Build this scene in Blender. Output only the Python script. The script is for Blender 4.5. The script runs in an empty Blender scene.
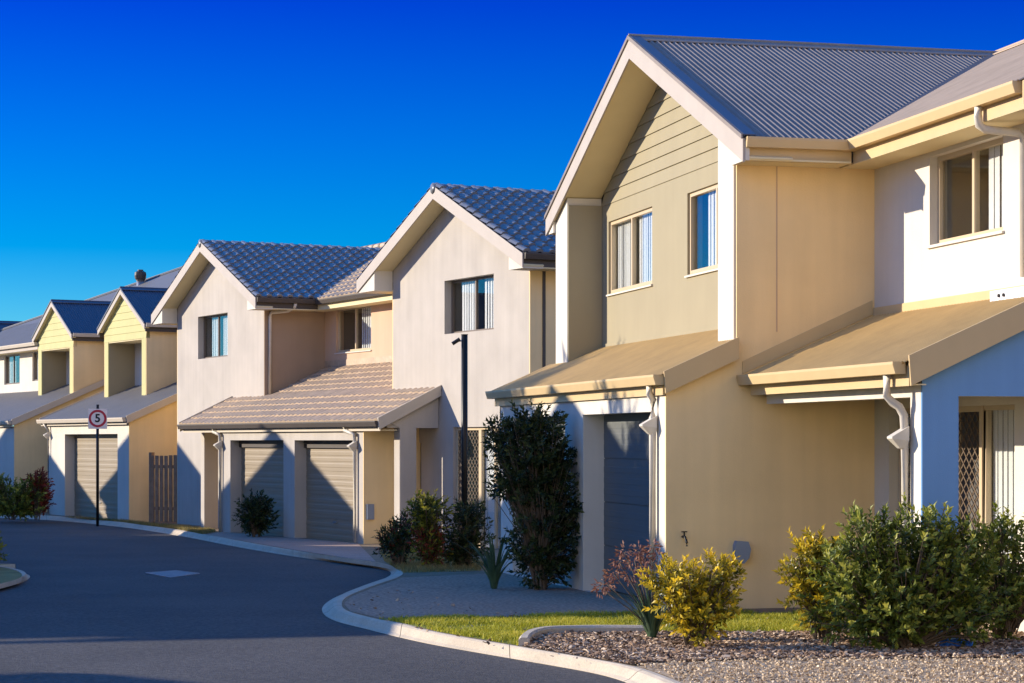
import bpy, bmesh, math, random
from mathutils import Vector, Matrix, noise
from mathutils.geometry import tessellate_polygon
random.seed(7)
scene = bpy.context.scene
COL = scene.collection
R = math.radians

# ------------------------------------------------------------------ camera, light, exposure
F_PX, EYE, HOR = 2100.0, 1.855, 440.0          # focal length in pixels, eye height, horizon row
TH = math.atan((512 - 5) / F_PX)               # camera yaw from the street direction of the near house
cam_d = bpy.data.cameras.new('camera')
cam = bpy.data.objects.new('camera', cam_d); COL.objects.link(cam)
cam.location = (0, 0, EYE)
cam.rotation_euler = (R(90), 0, -TH)
cam_d.sensor_width = 36
cam_d.lens = 36 * F_PX / 1024
cam_d.shift_y = (HOR - 341.5) / 1024
cam_d.clip_start, cam_d.clip_end = 0.1, 6000
scene.camera = cam

SUN_EL = R(17.0)
sun_h = Vector((1, -0.49, 0)).normalized()     # the way the light travels, seen from above
LIGHT = Vector((sun_h.x * math.cos(SUN_EL), sun_h.y * math.cos(SUN_EL), -math.sin(SUN_EL)))
sd = bpy.data.lights.new('sun', 'SUN'); sd.energy = 2.75; sd.angle = R(0.5); sd.color = (1.0, 0.90, 0.74)
sun = bpy.data.objects.new('sun', sd); COL.objects.link(sun)
sun.rotation_euler = LIGHT.to_track_quat('-Z', 'Y').to_euler(); sun.location = (-20, 10, 30)

world = bpy.data.worlds.new('World'); scene.world = world; world.use_nodes = True
wn, wl = world.node_tree.nodes, world.node_tree.links
bg = wn['Background']; bg.inputs['Strength'].default_value = 0.15
sky = wn.new('ShaderNodeTexSky'); sky.sky_type = 'NISHITA'; sky.sun_disc = False
sky.sun_elevation = SUN_EL; sky.sun_rotation = math.atan2(-sun_h.x, -sun_h.y)
sky.air_density = 1.0; sky.dust_density = 0.0; sky.ozone_density = 6.0
tc = wn.new('ShaderNodeTexCoord'); sx = wn.new('ShaderNodeSeparateXYZ')
wl.new(tc.outputs['Generated'], sx.inputs[0])
ramp = wn.new('ShaderNodeValToRGB'); wl.new(sx.outputs['Z'], ramp.inputs[0])   # polarised, very deep blue sky
ce = ramp.color_ramp.elements
ce[0].position = 0.0; ce[0].color = (0.215, 0.37, 0.43, 1)
ce[1].position = 1.0; ce[1].color = (0.10, 0.66, 0.98, 1)
for p, c in ((0.05, (0.085, 0.30, 0.40, 1)), (0.09, (0.0, 0.212, 0.37, 1)), (0.14, (0.0, 0.143, 0.375, 1)), (0.205, (0.0, 0.058, 0.36, 1)), (0.26, (0.02, 0.16, 0.50, 1)), (0.40, (0.08, 0.62, 0.98, 1))):
    e = ce.new(p); e.color = c
mx = wn.new('ShaderNodeMix'); mx.data_type = 'RGBA'; mx.blend_type = 'MULTIPLY'; mx.inputs['Factor'].default_value = 1.0
wl.new(sky.outputs[0], mx.inputs['A']); wl.new(ramp.outputs[0], mx.inputs['B'])
# warm glow added low in the sky behind the camera to fill side walls
def wmap(sock, a, b, lo, hi):
    m_ = wn.new('ShaderNodeMapRange'); m_.interpolation_type = 'SMOOTHSTEP'
    for k_, v_ in (('From Min', a), ('From Max', b), ('To Min', lo), ('To Max', hi)): m_.inputs[k_].default_value = v_
    wl.new(sock, m_.inputs['Value']); return m_.outputs['Result']
az = wmap(sx.outputs['Y'], -0.95, -0.12, 1.0, 0.0); elv = wmap(sx.outputs['Z'], 0.02, 0.55, 1.0, 0.0)
fill_glow = wn.new('ShaderNodeMath'); fill_glow.operation = 'MULTIPLY'; wl.new(az, fill_glow.inputs[0]); wl.new(elv, fill_glow.inputs[1])
hc = wn.new('ShaderNodeVectorMath'); hc.operation = 'SCALE'; hc.inputs[0].default_value = (4.9, 4.0, 2.2); wl.new(fill_glow.outputs[0], hc.inputs['Scale'])
ad = wn.new('ShaderNodeVectorMath'); ad.operation = 'ADD'; wl.new(mx.outputs['Result'], ad.inputs[0]); wl.new(hc.outputs[0], ad.inputs[1])
wl.new(ad.outputs[0], bg.inputs['Color'])

scene.view_settings.view_transform = 'Standard'; scene.view_settings.look = 'None'
scene.view_settings.gamma = 1; scene.view_settings.exposure = 1.5
scene.render.engine = 'CYCLES'
scene.cycles.use_denoising = True
scene.cycles.max_bounces = 8; scene.cycles.transparent_max_bounces = 12

# ------------------------------------------------------------------ ground height and picking points on it
def zg(d):
    return -0.0105 * (min(max(d, 24.0), 56.0) - 24.0)
CT, ST = math.cos(TH), math.sin(TH)
def depth(x, y): return x * ST + y * CT
def GP(px, py, off=0.0):
    d = 25.0
    for _ in range(40):
        d = F_PX * (EYE - zg(d) - off) / (py - HOR)
    r = (px - 512) / F_PX * d
    return (r * CT + d * ST, -r * ST + d * CT, zg(d) + off)
def G2(px, py, off=0.0):
    p = GP(px, py, off); return (p[0], p[1])
class Frame:
    """street frame: X into the plots, Y along the street, turned by its vanishing point"""
    def __init__(s, xv):
        s.t = math.atan((512 - xv) / F_PX); s.rot = s.t - TH
    def w(s, x, y):
        c, n = math.cos(s.rot), math.sin(s.rot)
        return (x * c - y * n, x * n + y * c)
FA, FB, FC = Frame(5), Frame(-600), Frame(-700)

# ------------------------------------------------------------------ materials
def nt(name):
    m = bpy.data.materials.new(name); m.use_nodes = True
    return m, m.node_tree.nodes, m.node_tree.links, m.node_tree.nodes['Principled BSDF']
def mat(name, col, rough=0.8, var=0.06, scale=3.0, bump=0.0, bscale=60.0, bdist=0.01, metallic=0.0, spec=0.3, streak=0.0, fine=0.0, fscale=40.0):
    m, n, l, b = nt(name)
    b.inputs['Roughness'].default_value = rough; b.inputs['Metallic'].default_value = metallic
    b.inputs['Specular IOR Level'].default_value = spec
    t = n.new('ShaderNodeTexCoord')
    nz = n.new('ShaderNodeTexNoise'); nz.inputs['Scale'].default_value = scale; nz.inputs['Detail'].default_value = 5
    l.new(t.outputs['Object'], nz.inputs['Vector'])
    mr = n.new('ShaderNodeMapRange'); mr.inputs['From Min'].default_value = 0.25; mr.inputs['From Max'].default_value = 0.75
    mr.inputs['To Min'].default_value = 1 - var; mr.inputs['To Max'].default_value = 1 + var
    l.new(nz.outputs['Fac'], mr.inputs['Value'])
    fac = mr.outputs['Result']
    def times(a, bsock):
        q = n.new('ShaderNodeMath'); q.operation = 'MULTIPLY'; l.new(a, q.inputs[0]); l.new(bsock, q.inputs[1]); return q.outputs[0]
    if streak:
        mp = n.new('ShaderNodeMapping'); mp.inputs['Scale'].default_value = (4, 4, 0.25); l.new(t.outputs['Object'], mp.inputs['Vector'])
        n3 = n.new('ShaderNodeTexNoise'); n3.inputs['Scale'].default_value = 1.5; n3.inputs['Detail'].default_value = 4; l.new(mp.outputs[0], n3.inputs['Vector'])
        m3 = n.new('ShaderNodeMapRange'); m3.inputs['From Min'].default_value = 0.3; m3.inputs['From Max'].default_value = 0.7
        m3.inputs['To Min'].default_value = 1 - streak; m3.inputs['To Max'].default_value = 1 + streak * .4
        l.new(n3.outputs['Fac'], m3.inputs['Value']); fac = times(fac, m3.outputs['Result'])
    if fine:
        n4 = n.new('ShaderNodeTexNoise'); n4.inputs['Scale'].default_value = fscale; n4.inputs['Detail'].default_value = 3; l.new(t.outputs['Object'], n4.inputs['Vector'])
        m4 = n.new('ShaderNodeMapRange'); m4.inputs['From Min'].default_value = 0.3; m4.inputs['From Max'].default_value = 0.7
        m4.inputs['To Min'].default_value = 1 - fine; m4.inputs['To Max'].default_value = 1 + fine
        l.new(n4.outputs['Fac'], m4.inputs['Value']); fac = times(fac, m4.outputs['Result'])
    rgb = n.new('ShaderNodeRGB'); rgb.outputs[0].default_value = (*col, 1)
    mm = n.new('ShaderNodeVectorMath'); mm.operation = 'SCALE'; l.new(rgb.outputs[0], mm.inputs[0]); l.new(fac, mm.inputs['Scale'])
    l.new(mm.outputs[0], b.inputs['Base Color'])
    if bump:
        nb = n.new('ShaderNodeTexNoise'); nb.inputs['Scale'].default_value = bscale; nb.inputs['Detail'].default_value = 3
        l.new(t.outputs['Object'], nb.inputs['Vector'])
        bp = n.new('ShaderNodeBump'); bp.inputs['Strength'].default_value = bump; bp.inputs['Distance'].default_value = bdist
        l.new(nb.outputs['Fac'], bp.inputs['Height']); l.new(bp.outputs[0], b.inputs['Normal'])
    return m
def glass_mat():
    m, n, l, b = nt('window_glass'); n.remove(b)
    tr = n.new('ShaderNodeBsdfTransparent'); tr.inputs[0].default_value = (0.93, 0.93, 0.91, 1)
    gl = n.new('ShaderNodeBsdfGlossy'); gl.inputs['Roughness'].default_value = 0.02; gl.inputs['Color'].default_value = (0.9, 0.95, 1, 1)
    fr = n.new('ShaderNodeFresnel'); ge = n.new('ShaderNodeNewGeometry'); mi = n.new('ShaderNodeMapRange')
    mi.inputs['To Min'].default_value = 1.45; mi.inputs['To Max'].default_value = 1 / 1.45
    l.new(ge.outputs['Backfacing'], mi.inputs['Value']); l.new(mi.outputs['Result'], fr.inputs['IOR'])
    mxs = n.new('ShaderNodeMixShader'); l.new(fr.outputs[0], mxs.inputs[0]); l.new(tr.outputs[0], mxs.inputs[1]); l.new(gl.outputs[0], mxs.inputs[2])
    l.new(mxs.outputs[0], n['Material Output'].inputs[0]); return m
def leaf_mat(name, c_lo, c_mid, c_hi, trans=0.25, gloss=0.4):
    m, n, l, b = nt(name)
    at = n.new('ShaderNodeAttribute'); at.attribute_name = 'tint'
    rp = n.new('ShaderNodeValToRGB'); l.new(at.outputs['Fac'], rp.inputs[0])
    rp.color_ramp.elements[0].color = (*c_lo, 1); rp.color_ramp.elements[1].color = (*c_hi, 1)
    e = rp.color_ramp.elements.new(0.5); e.color = (*c_mid, 1)
    l.new(rp.outputs[0], b.inputs['Base Color']); b.inputs['Roughness'].default_value = gloss; b.inputs['Specular IOR Level'].default_value = 0.35
    tl = n.new('ShaderNodeBsdfTranslucent'); l.new(rp.outputs[0], tl.inputs[0])
    ms = n.new('ShaderNodeMixShader'); ms.inputs[0].default_value = trans
    l.new(b.outputs[0], ms.inputs[1]); l.new(tl.outputs[0], ms.inputs[2]); l.new(ms.outputs[0], n['Material Output'].inputs[0])
    return m
M = {}
M['white'] = mat('white_render', (0.62, 0.56, 0.465), 0.9, 0.07, 1.3, 0.5, 50, 0.004, streak=0.04)
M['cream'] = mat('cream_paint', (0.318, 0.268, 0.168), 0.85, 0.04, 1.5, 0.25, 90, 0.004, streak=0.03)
M['beige'] = mat('beige_render', (0.84, 0.61, 0.31), 0.9, 0.08, 1.2, 0.5, 50, 0.004, streak=0.05)
M['bone'] = mat('bone_render', (0.445, 0.392, 0.333), 0.9, 0.09, 1.3, 0.6, 45, 0.005, streak=0.06)
M['taupe'] = mat('taupe_render', (0.56, 0.38, 0.25), 0.9, 0.06, 1.2, 0.35, 80, 0.004, streak=0.05)
M['brown'] = mat('brown_render', (0.36, 0.255, 0.17), 0.9, 0.08, 1.2, 0.5, 50, 0.004, streak=0.05)
M['shaded_white'] = mat('shaded_white_render', (0.16, 0.31, 0.52), 0.85, 0.05, 1.3, 0.3, 80, 0.004, streak=0.05)  # white wall with its blue sky shade put into the colour
M['yellow'] = mat('pale_yellow_boards', (0.50, 0.455, 0.20), 0.8, 0.05, 2, streak=0.03)
M['tan'] = mat('tan_metal', (0.56, 0.40, 0.20), 0.45, 0.04, 4, spec=0.4)
M['fascia'] = mat('pale_fascia_paint', (0.42, 0.355, 0.295), 0.6, 0.05, 3)
M['trim_b'] = mat('stone_trim_paint', (0.52, 0.44, 0.34), 0.55, 0.05, 3)
M['darktrim'] = mat('dark_brown_metal', (0.07, 0.055, 0.045), 0.5, 0.06, 3)
M['soffit'] = mat('soffit_paint', (0.70, 0.58, 0.34), 0.9, 0.04, 2)
M['roof_grey'] = mat('grey_roof_metal', (0.25, 0.21, 0.185), 0.6, 0.10, 2.0, spec=0.08, fine=0.03, fscale=8)
M['roof_taupe'] = mat('taupe_roof_metal', (0.45, 0.335, 0.235), 0.6, 0.10, 2.0, spec=0.08, fine=0.04, fscale=8)
M['roof_tan'] = mat('tan_roof_metal', (0.50, 0.325, 0.125), 0.55, 0.10, 2.0, spec=0.4, fine=0.04, fscale=10)
M['roof_blue'] = mat('slate_blue_roof_metal', (0.06, 0.07, 0.10), 0.45, 0.06, 2.0, spec=0.5)
M['roof_ash'] = mat('ash_grey_roof_metal', (0.14, 0.128, 0.115), 0.55, 0.07, 2.0, spec=0.4)
M['tile'] = mat('grey_brown_roof_tile', (0.43, 0.31, 0.20), 0.6, 0.16, 4.0, 0.3, 40, 0.004, spec=0.5, fine=0.10, fscale=14)
M['tile_shaded'] = mat('shaded_glazed_roof_tile', (0.13, 0.125, 0.125), 0.38, 0.16, 4.0, 0.2, 40, 0.003, spec=0.9, fine=0.08, fscale=14)  # same tile as above, with the gable slopes' shade put into the colour
M['door'] = mat('stone_garage_door_paint', (0.27, 0.21, 0.14), 0.5, 0.04, 2)
M['door_grey'] = mat('grey_garage_door_paint', (0.12, 0.125, 0.12), 0.5, 0.04, 2)
M['pipe'] = mat('white_pvc_pipe', (0.60, 0.535, 0.44), 0.5, 0.12, 5, streak=0.12)
M['frame'] = mat('window_frame_aluminium', (0.55, 0.42, 0.26), 0.4, 0.03, 4)
M['frame_dark'] = mat('brown_window_frame', (0.16, 0.12, 0.09), 0.4, 0.03, 4)
M['curtain'] = mat('white_blind_fabric', (0.75, 0.76, 0.78), 0.9, 0.04, 3)
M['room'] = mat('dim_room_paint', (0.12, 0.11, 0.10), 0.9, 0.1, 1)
M['glass'] = glass_mat()
M['lattice'] = mat('brown_security_mesh', (0.12, 0.08, 0.05), 0.5, 0.05, 5)
M['black'] = mat('black_powder_coat', (0.012, 0.011, 0.010), 0.45, 0.05, 5)
M['box_grey'] = mat('blue_grey_plastic', (0.22, 0.26, 0.32), 0.5, 0.05, 5)
M['timber'] = mat('brown_fence_timber', (0.30, 0.18, 0.105), 0.9, 0.25, 6, 0.4, 50, 0.004, streak=0.2)
M['asphalt'] = mat('asphalt', (0.075, 0.067, 0.060), 0.85, 0.22, 0.45, 0.8, 60, 0.012, fine=0.38, fscale=26)
M['kerb'] = mat('kerb_concrete', (0.50, 0.41, 0.30), 0.9, 0.14, 2.5, 0.4, 90, 0.004, fine=0.10, fscale=50)
M['drive'] = mat('exposed_aggregate', (0.32, 0.225, 0.155), 0.9, 0.10, 1.0, 0.7, 60, 0.01, fine=0.55, fscale=24)
M['paver'] = mat('pink_clay_paver', (0.36, 0.25, 0.19), 0.9, 0.12, 2.0, 0.4, 60, 0.006, fine=0.2, fscale=30)
M['soil'] = mat('dry_soil', (0.24, 0.17, 0.10), 0.95, 0.25, 3, 0.6, 60, 0.01, fine=0.2, fscale=30)
M['lawn'] = mat('lawn_base', (0.24, 0.24, 0.04), 0.95, 0.25, 3, 0.6, 80, 0.01, fine=0.2, fscale=40)
M['dry'] = mat('dry_lawn_base', (0.26, 0.20, 0.07), 0.95, 0.25, 2, 0.6, 80, 0.01, fine=0.25, fscale=40)
M['gravel'] = mat('fine_gravel', (0.48, 0.345, 0.21), 0.95, 0.12, 2, 0.8, 110, 0.012, fine=0.40, fscale=55)
M['mulchbase'] = mat('mulch_soil', (0.10, 0.065, 0.04), 0.95, 0.25, 4, 0.6, 60, 0.01, fine=0.3, fscale=40)
M['stem'] = mat('grey_brown_bark', (0.12, 0.085, 0.055), 0.9, 0.2, 8)
M['sign_white'] = mat('sign_white', (0.75, 0.72, 0.72), 0.5, 0.03, 3)
M['sign_red'] = mat('sign_red', (0.42, 0.02, 0.05), 0.5, 0.03, 3)
M['sign_black'] = mat('sign_black', (0.015, 0.02, 0.02), 0.5, 0.03, 3)
M['galv'] = mat('galvanised_steel', (0.30, 0.31, 0.32), 0.4, 0.06, 4, metallic=0.6)
M['plastic_blue'] = mat('blue_plastic_sheet', (0.03, 0.14, 0.50), 0.3, 0.15, 10, spec=0.6)
M['lid'] = mat('pit_lid_concrete', (0.27, 0.27, 0.26), 0.9, 0.1, 3, fine=0.1)
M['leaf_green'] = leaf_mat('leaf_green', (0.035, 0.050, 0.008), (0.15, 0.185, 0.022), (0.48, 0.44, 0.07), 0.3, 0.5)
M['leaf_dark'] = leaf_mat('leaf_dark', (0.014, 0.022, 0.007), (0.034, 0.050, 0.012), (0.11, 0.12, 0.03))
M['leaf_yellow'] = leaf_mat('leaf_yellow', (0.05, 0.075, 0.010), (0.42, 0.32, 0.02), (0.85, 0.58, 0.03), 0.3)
M['leaf_olive'] = leaf_mat('leaf_olive', (0.03, 0.045, 0.010), (0.12, 0.13, 0.015), (0.38, 0.33, 0.03), 0.3)
M['leaf_red'] = leaf_mat('leaf_red', (0.05, 0.012, 0.008), (0.20, 0.035, 0.02), (0.36, 0.07, 0.03), 0.3)
M['leaf_flax'] = leaf_mat('leaf_flax', (0.035, 0.07, 0.03), (0.07, 0.12, 0.06), (0.14, 0.19, 0.10), 0.15)
M['flower_dead'] = leaf_mat('flower_dead', (0.10, 0.04, 0.03), (0.30, 0.13, 0.09), (0.50, 0.30, 0.20), 0.2, 0.8)
M['blade'] = leaf_mat('grass_blade', (0.16, 0.17, 0.012), (0.44, 0.42, 0.03), (0.70, 0.56, 0.09), 0.35, 0.6)
M['blade_dry'] = leaf_mat('dry_grass_blade', (0.12, 0.11, 0.03), (0.28, 0.22, 0.07), (0.42, 0.33, 0.13), 0.3, 0.7)
M['chip'] = leaf_mat('mulch_chip', (0.05, 0.027, 0.015), (0.31, 0.19, 0.11), (0.66, 0.50, 0.34), 0.0, 0.9)
M['pebble'] = leaf_mat('pebble', (0.20, 0.135, 0.08), (0.50, 0.36, 0.215), (0.74, 0.59, 0.40), 0.0, 0.9)

# ------------------------------------------------------------------ mesh building
class MB:
    def __init__(s): s.v, s.f, s.t = [], [], []
    def add(s, v, f):
        k = len(s.v); s.v += [tuple(p) for p in v]; s.f += [tuple(i + k for i in q) for q in f]; return s
    def box(s, x0, x1, y0, y1, z0, z1):
        return s.add([(x0, y0, z0), (x1, y0, z0), (x1, y1, z0), (x0, y1, z0), (x0, y0, z1), (x1, y0, z1), (x1, y1, z1), (x0, y1, z1)],
                     [(0, 3, 2, 1), (4, 5, 6, 7), (0, 1, 5, 4), (1, 2, 6, 5), (2, 3, 7, 6), (3, 0, 4, 7)])
    def prism(s, loops, axis, a0, a1):
        """2-D outline (first loop) with holes, given real thickness along an axis"""
        if isinstance(loops[0][0], (int, float)): loops = [loops]
        def P(a, b, c):
            return {'X': (c, a, b), 'Y': (a, c, b), 'Z': (a, b, c)}[axis]
        tris = tessellate_polygon([[Vector((p[0], p[1], 0)) for p in L] for L in loops])
        flat = [p for L in loops for p in L]; n = len(flat)
        v = [P(p[0], p[1], a0) for p in flat] + [P(p[0], p[1], a1) for p in flat]
        f = [tuple(t) for t in tris] + [tuple(i + n for i in t) for t in tris]
        k = 0
        for L in loops:
            m = len(L)
            for i in range(m):
                a, b = k + i, k + (i + 1) % m
                f.append((a, b, b + n, a + n))
            k += m
        return s.add(v, f)
    def tube(s, pts, r, n=10, r1=None, caps=True):
        pts = [Vector(p) for p in pts]; rings = []
        for i, p in enumerate(pts):
            t = (pts[min(i + 1, len(pts) - 1)] - pts[max(i - 1, 0)]).normalized()
            a = t.cross(Vector((0, 0, 1)))
            if a.length < 1e-3: a = Vector((1, 0, 0))
            a.normalize(); b = t.cross(a).normalized()
            rr = r if r1 is None else r + (r1 - r) * i / max(1, len(pts) - 1)
            rings.append([p + (a * math.cos(2 * math.pi * j / n) + b * math.sin(2 * math.pi * j / n)) * rr for j in range(n)])
        v = [q for g in rings for q in g]; f = []
        for i in range(len(rings) - 1):
            for j in range(n):
                f.append((i * n + j, i * n + (j + 1) % n, (i + 1) * n + (j + 1) % n, (i + 1) * n + j))
        if caps:
            f.append(tuple(range(n))); f.append(tuple((len(rings) - 1) * n + j for j in range(n)))
        return s.add(v, f)
    def sweep(s, prof, p, q, out):
        """closed profile [(outward, up)] carried from p to q"""
        p, q, o = Vector(p), Vector(q), Vector(out); n = len(prof)
        v = [p + o * a + Vector((0, 0, b)) for a, b in prof] + [q + o * a + Vector((0, 0, b)) for a, b in prof]
        f = [(i, (i + 1) % n, n + (i + 1) % n, n + i) for i in range(n)]
        f.append(tuple(range(n))); f.append(tuple(range(n, 2 * n)))
        return s.add(v, f)
    def build(s, name, m, parent=None, smooth=False, recalc=True, org=None):
        if org is None and parent is not None: org = ORG.get(parent.name, (0, 0, 0))
        org = org or (0, 0, 0)
        me = bpy.data.meshes.new(name)
        me.from_pydata([(a - org[0], b - org[1], c - org[2]) for a, b, c in s.v], [], s.f)
        if recalc:
            bm = bmesh.new(); bm.from_mesh(me); bmesh.ops.recalc_face_normals(bm, faces=bm.faces); bm.to_mesh(me); bm.free()
        if s.t:
            at = me.attributes.new('tint', 'FLOAT', 'FACE'); at.data.foreach_set('value', s.t)
        if smooth: me.polygons.foreach_set('use_smooth', [True] * len(me.polygons))
        me.materials.append(m)
        o = bpy.data.objects.new(name, me); COL.objects.link(o)
        if parent is not None:
            o.parent = parent; ORG[o.name] = org
        return o
ORG = {}
def thing(name, label, cat, frame, org, group=None):
    o = bpy.data.objects.new(name, None); COL.objects.link(o); o.empty_display_size = 0.3
    x, y = frame.w(org[0], org[1]); o.location = (x, y, org[2]); o.rotation_euler = (0, 0, frame.rot)
    o['label'] = label; o['category'] = cat; o['kind'] = 'thing'
    if group: o['group'] = group
    ORG[o.name] = org; return o
def tag(o, label, cat, group=None, kind='thing'):
    o['label'] = label; o['category'] = cat; o['kind'] = kind
    if group: o['group'] = group
    return o
def structure(o, label=None):
    o['kind'] = 'structure'
    if label: o['label'] = label
    return o
def copy_tree(o, parent=None):
    c = o.copy(); COL.objects.link(c); c.parent = parent
    for ch in list(o.children): copy_tree(ch, c)
    return c

# ------------------------------------------------------------------ house pieces (all in the house's street frame)
def corrugated(mb, o, along, across, pitch=0.076, amp=0.015, per=8, nv=2):
    o, al, ac = Vector(o), Vector(along), Vector(across)
    nrm = al.cross(ac).normalized()
    if nrm.z < 0: nrm = -nrm
    L = ac.length; nu = max(2, int(L / pitch * per))
    v, f = [], []
    for i in range(nu + 1):
        h = amp * math.sin(2 * math.pi * (i / per))
        for j in range(nv): v.append(o + ac * (i / nu) + al * (j / (nv - 1)) + nrm * h)
    for i in range(nu):
        for j in range(nv - 1): f.append((i * nv + j, (i + 1) * nv + j, (i + 1) * nv + j + 1, i * nv + j + 1))
    k = len(v)
    mb.add(v, f)
def tiled(mb, o, along, across, row=0.30, col=0.26, hk=1.0):
    o, al, ac = Vector(o), Vector(along), Vector(across)
    nrm = al.cross(ac).normalized()
    if nrm.z < 0: nrm = -nrm
    nr = max(1, round(al.length / row)); nc = max(1, round(ac.length / col)); per = 8
    rnd = random.Random(nr * 131 + nc)
    v, f = [], []
    w = nc * per + 1
    for r in range(nr):
        jit = [rnd.uniform(-.006, .006) for _ in range(nc + 1)]
        for e in (0, 1, 2):
            for i in range(w):
                x = i / per; fr = (i % per) / per
                wave = (0, .038, .052, .052, .038, 0, 0, 0)[i % per] * hk
                tt = (r + (0, 0.02, 1.06)[e]) / nr
                h = wave + (-.03, 0.030, 0.0)[e] + jit[min(int(x), nc)]
                v.append(o + ac * (i / (w - 1)) + al * min(tt, 1.0) + nrm * h)
    for r in range(nr):
        for e in (0, 1):
            a = (r * 3 + e) * w
            for i in range(w - 1): f.append((a + i, a + i + 1, a + w + i + 1, a + w + i))
    mb.add(v, f)
def ridge_cap(root, p, q, m, r=0.10, tiles=False):
    mb = MB(); p, q = Vector(p), Vector(q)
    if tiles:
        n = max(1, round((q - p).length / 0.42))
        for i in range(n):
            a, b = p + (q - p) * (i / n), p + (q - p) * ((i + 1.06) / n)
            mb.tube([a, b], r * 1.08, 8, r * 0.95)
    else:
        d = (q - p); side = Vector((-d.y, d.x, 0)).normalized()
        for sgn in (1, -1):
            mb.add([p + Vector((0, 0, .03)), q + Vector((0, 0, .03)), q + side * sgn * .16 - Vector((0, 0, .045)), p + side * sgn * .16 - Vector((0, 0, .045)),
                    p, q, q + side * sgn * .16 - Vector((0, 0, .06)), p + side * sgn * .16 - Vector((0, 0, .06))],
                   [(0, 1, 2, 3), (4, 7, 6, 5), (0, 3, 7, 4), (1, 5, 6, 2), (2, 6, 7, 3)])
        mb.tube([p + Vector((0, 0, .03)), q + Vector((0, 0, .03))], 0.022, 8)
    return mb.build('ridge_capping', m, root, smooth=tiles)
GUT = [(0, 0), (0, -.105), (.10, -.105), (.125, -.02), (.125, 0.005), (.113, 0.005), (.112, -.018), (.09, -.093), (.012, -.093), (.012, 0)]
def gutter(root, p, q, out, m):
    mb = MB().sweep(GUT, p, q, out); p, q = Vector(p), Vector(q); d = (q - p).normalized() * .004
    for a in (p - d, q): mb.sweep([(0, 0), (0, -.106), (.101, -.106), (.127, .006)], a, a + d, out)
    return mb.build('gutter', m, root)
def board(root, p, q, out, h, m, t=0.022, name='fascia'):
    return MB().sweep([(0, 0), (0, -h), (t, -h), (t, 0)], p, q, out).build(name, m, root)
def window(root, X, y0, y1, z0, z1, rec=0.05, mf='frame', mul=0.5, blinds=((0.05, 0.95),), sill=True, room=True, fw=0.05, wave=0.018, slat=0.10):
    """sliding window in a wall that faces the street (-X), its outside face at X"""
    a = X + rec; c = y0 + (y1 - y0) * mul
    loops = [[(y0, z0), (y1, z0), (y1, z1), (y0, z1)],
             [(y0 + fw, z0 + fw), (c - fw * .5, z0 + fw), (c - fw * .5, z1 - fw), (y0 + fw, z1 - fw)],
             [(c + fw * .5, z0 + fw), (y1 - fw, z0 + fw), (y1 - fw, z1 - fw), (c + fw * .5, z1 - fw)]]
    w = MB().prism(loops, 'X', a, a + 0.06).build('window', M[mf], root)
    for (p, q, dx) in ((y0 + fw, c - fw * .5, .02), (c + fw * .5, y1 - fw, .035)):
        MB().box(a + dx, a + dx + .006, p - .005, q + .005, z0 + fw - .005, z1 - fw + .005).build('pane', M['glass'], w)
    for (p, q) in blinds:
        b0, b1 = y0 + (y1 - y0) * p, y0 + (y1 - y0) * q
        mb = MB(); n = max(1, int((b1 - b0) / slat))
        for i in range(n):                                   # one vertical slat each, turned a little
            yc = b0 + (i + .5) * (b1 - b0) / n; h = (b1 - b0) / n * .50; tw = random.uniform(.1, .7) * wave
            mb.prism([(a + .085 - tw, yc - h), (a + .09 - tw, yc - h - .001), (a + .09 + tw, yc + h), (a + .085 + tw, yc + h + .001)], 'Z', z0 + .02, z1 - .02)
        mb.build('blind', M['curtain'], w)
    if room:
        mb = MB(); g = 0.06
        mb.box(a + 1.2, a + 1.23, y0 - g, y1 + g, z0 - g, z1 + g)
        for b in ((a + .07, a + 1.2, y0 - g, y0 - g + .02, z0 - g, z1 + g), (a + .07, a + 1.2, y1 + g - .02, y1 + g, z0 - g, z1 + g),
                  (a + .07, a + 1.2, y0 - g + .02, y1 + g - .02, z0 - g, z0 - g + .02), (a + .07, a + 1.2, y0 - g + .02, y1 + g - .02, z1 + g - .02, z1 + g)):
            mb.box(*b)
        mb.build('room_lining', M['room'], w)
    if sill:
        MB().prism([(X - .03, z0 - .035), (X + rec + .02, z0 - .035), (X + rec + .02, z0 + .004), (X - .03, z0 - .012)], 'Y', y0 - .03, y1 + .03).build('sill', M['white'], w)
    return w
def rect(y0, y1, z0, z1): return [(y0, z0), (y1, z0), (y1, z1), (y0, z1)]
def garage_door(root, X, y0, y1, z0, z1, m, rib=.004):
    mb = MB(); n = 4; h = (z1 - z0) / n
    for i in range(n):
        mb.box(X, X + .04, y0 - .03, y1 + .03, z0 + i * h + .006, z0 + (i + 1) * h - .006)
        for k in (0.25, 0.5, 0.75):                          # pressed ribs across each panel
            zc = z0 + (i + k) * h
            mb.prism([(X + .001, zc - .05), (X - rib, zc - .03), (X - rib, zc + .03), (X + .001, zc + .05)], 'Y', y0 - .02, y1 + .02)
    mb.box(X + .012, X + .03, y0 - .03, y1 + .03, z0, z1)
    d = mb.build('garage_door', m, root)
    MB().box(X - .025, X - .008, (y0 + y1) / 2 - .09, (y0 + y1) / 2 + .09, z0 + .42, z0 + .45).build('handle', M['galv'], d)
    return d
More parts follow.
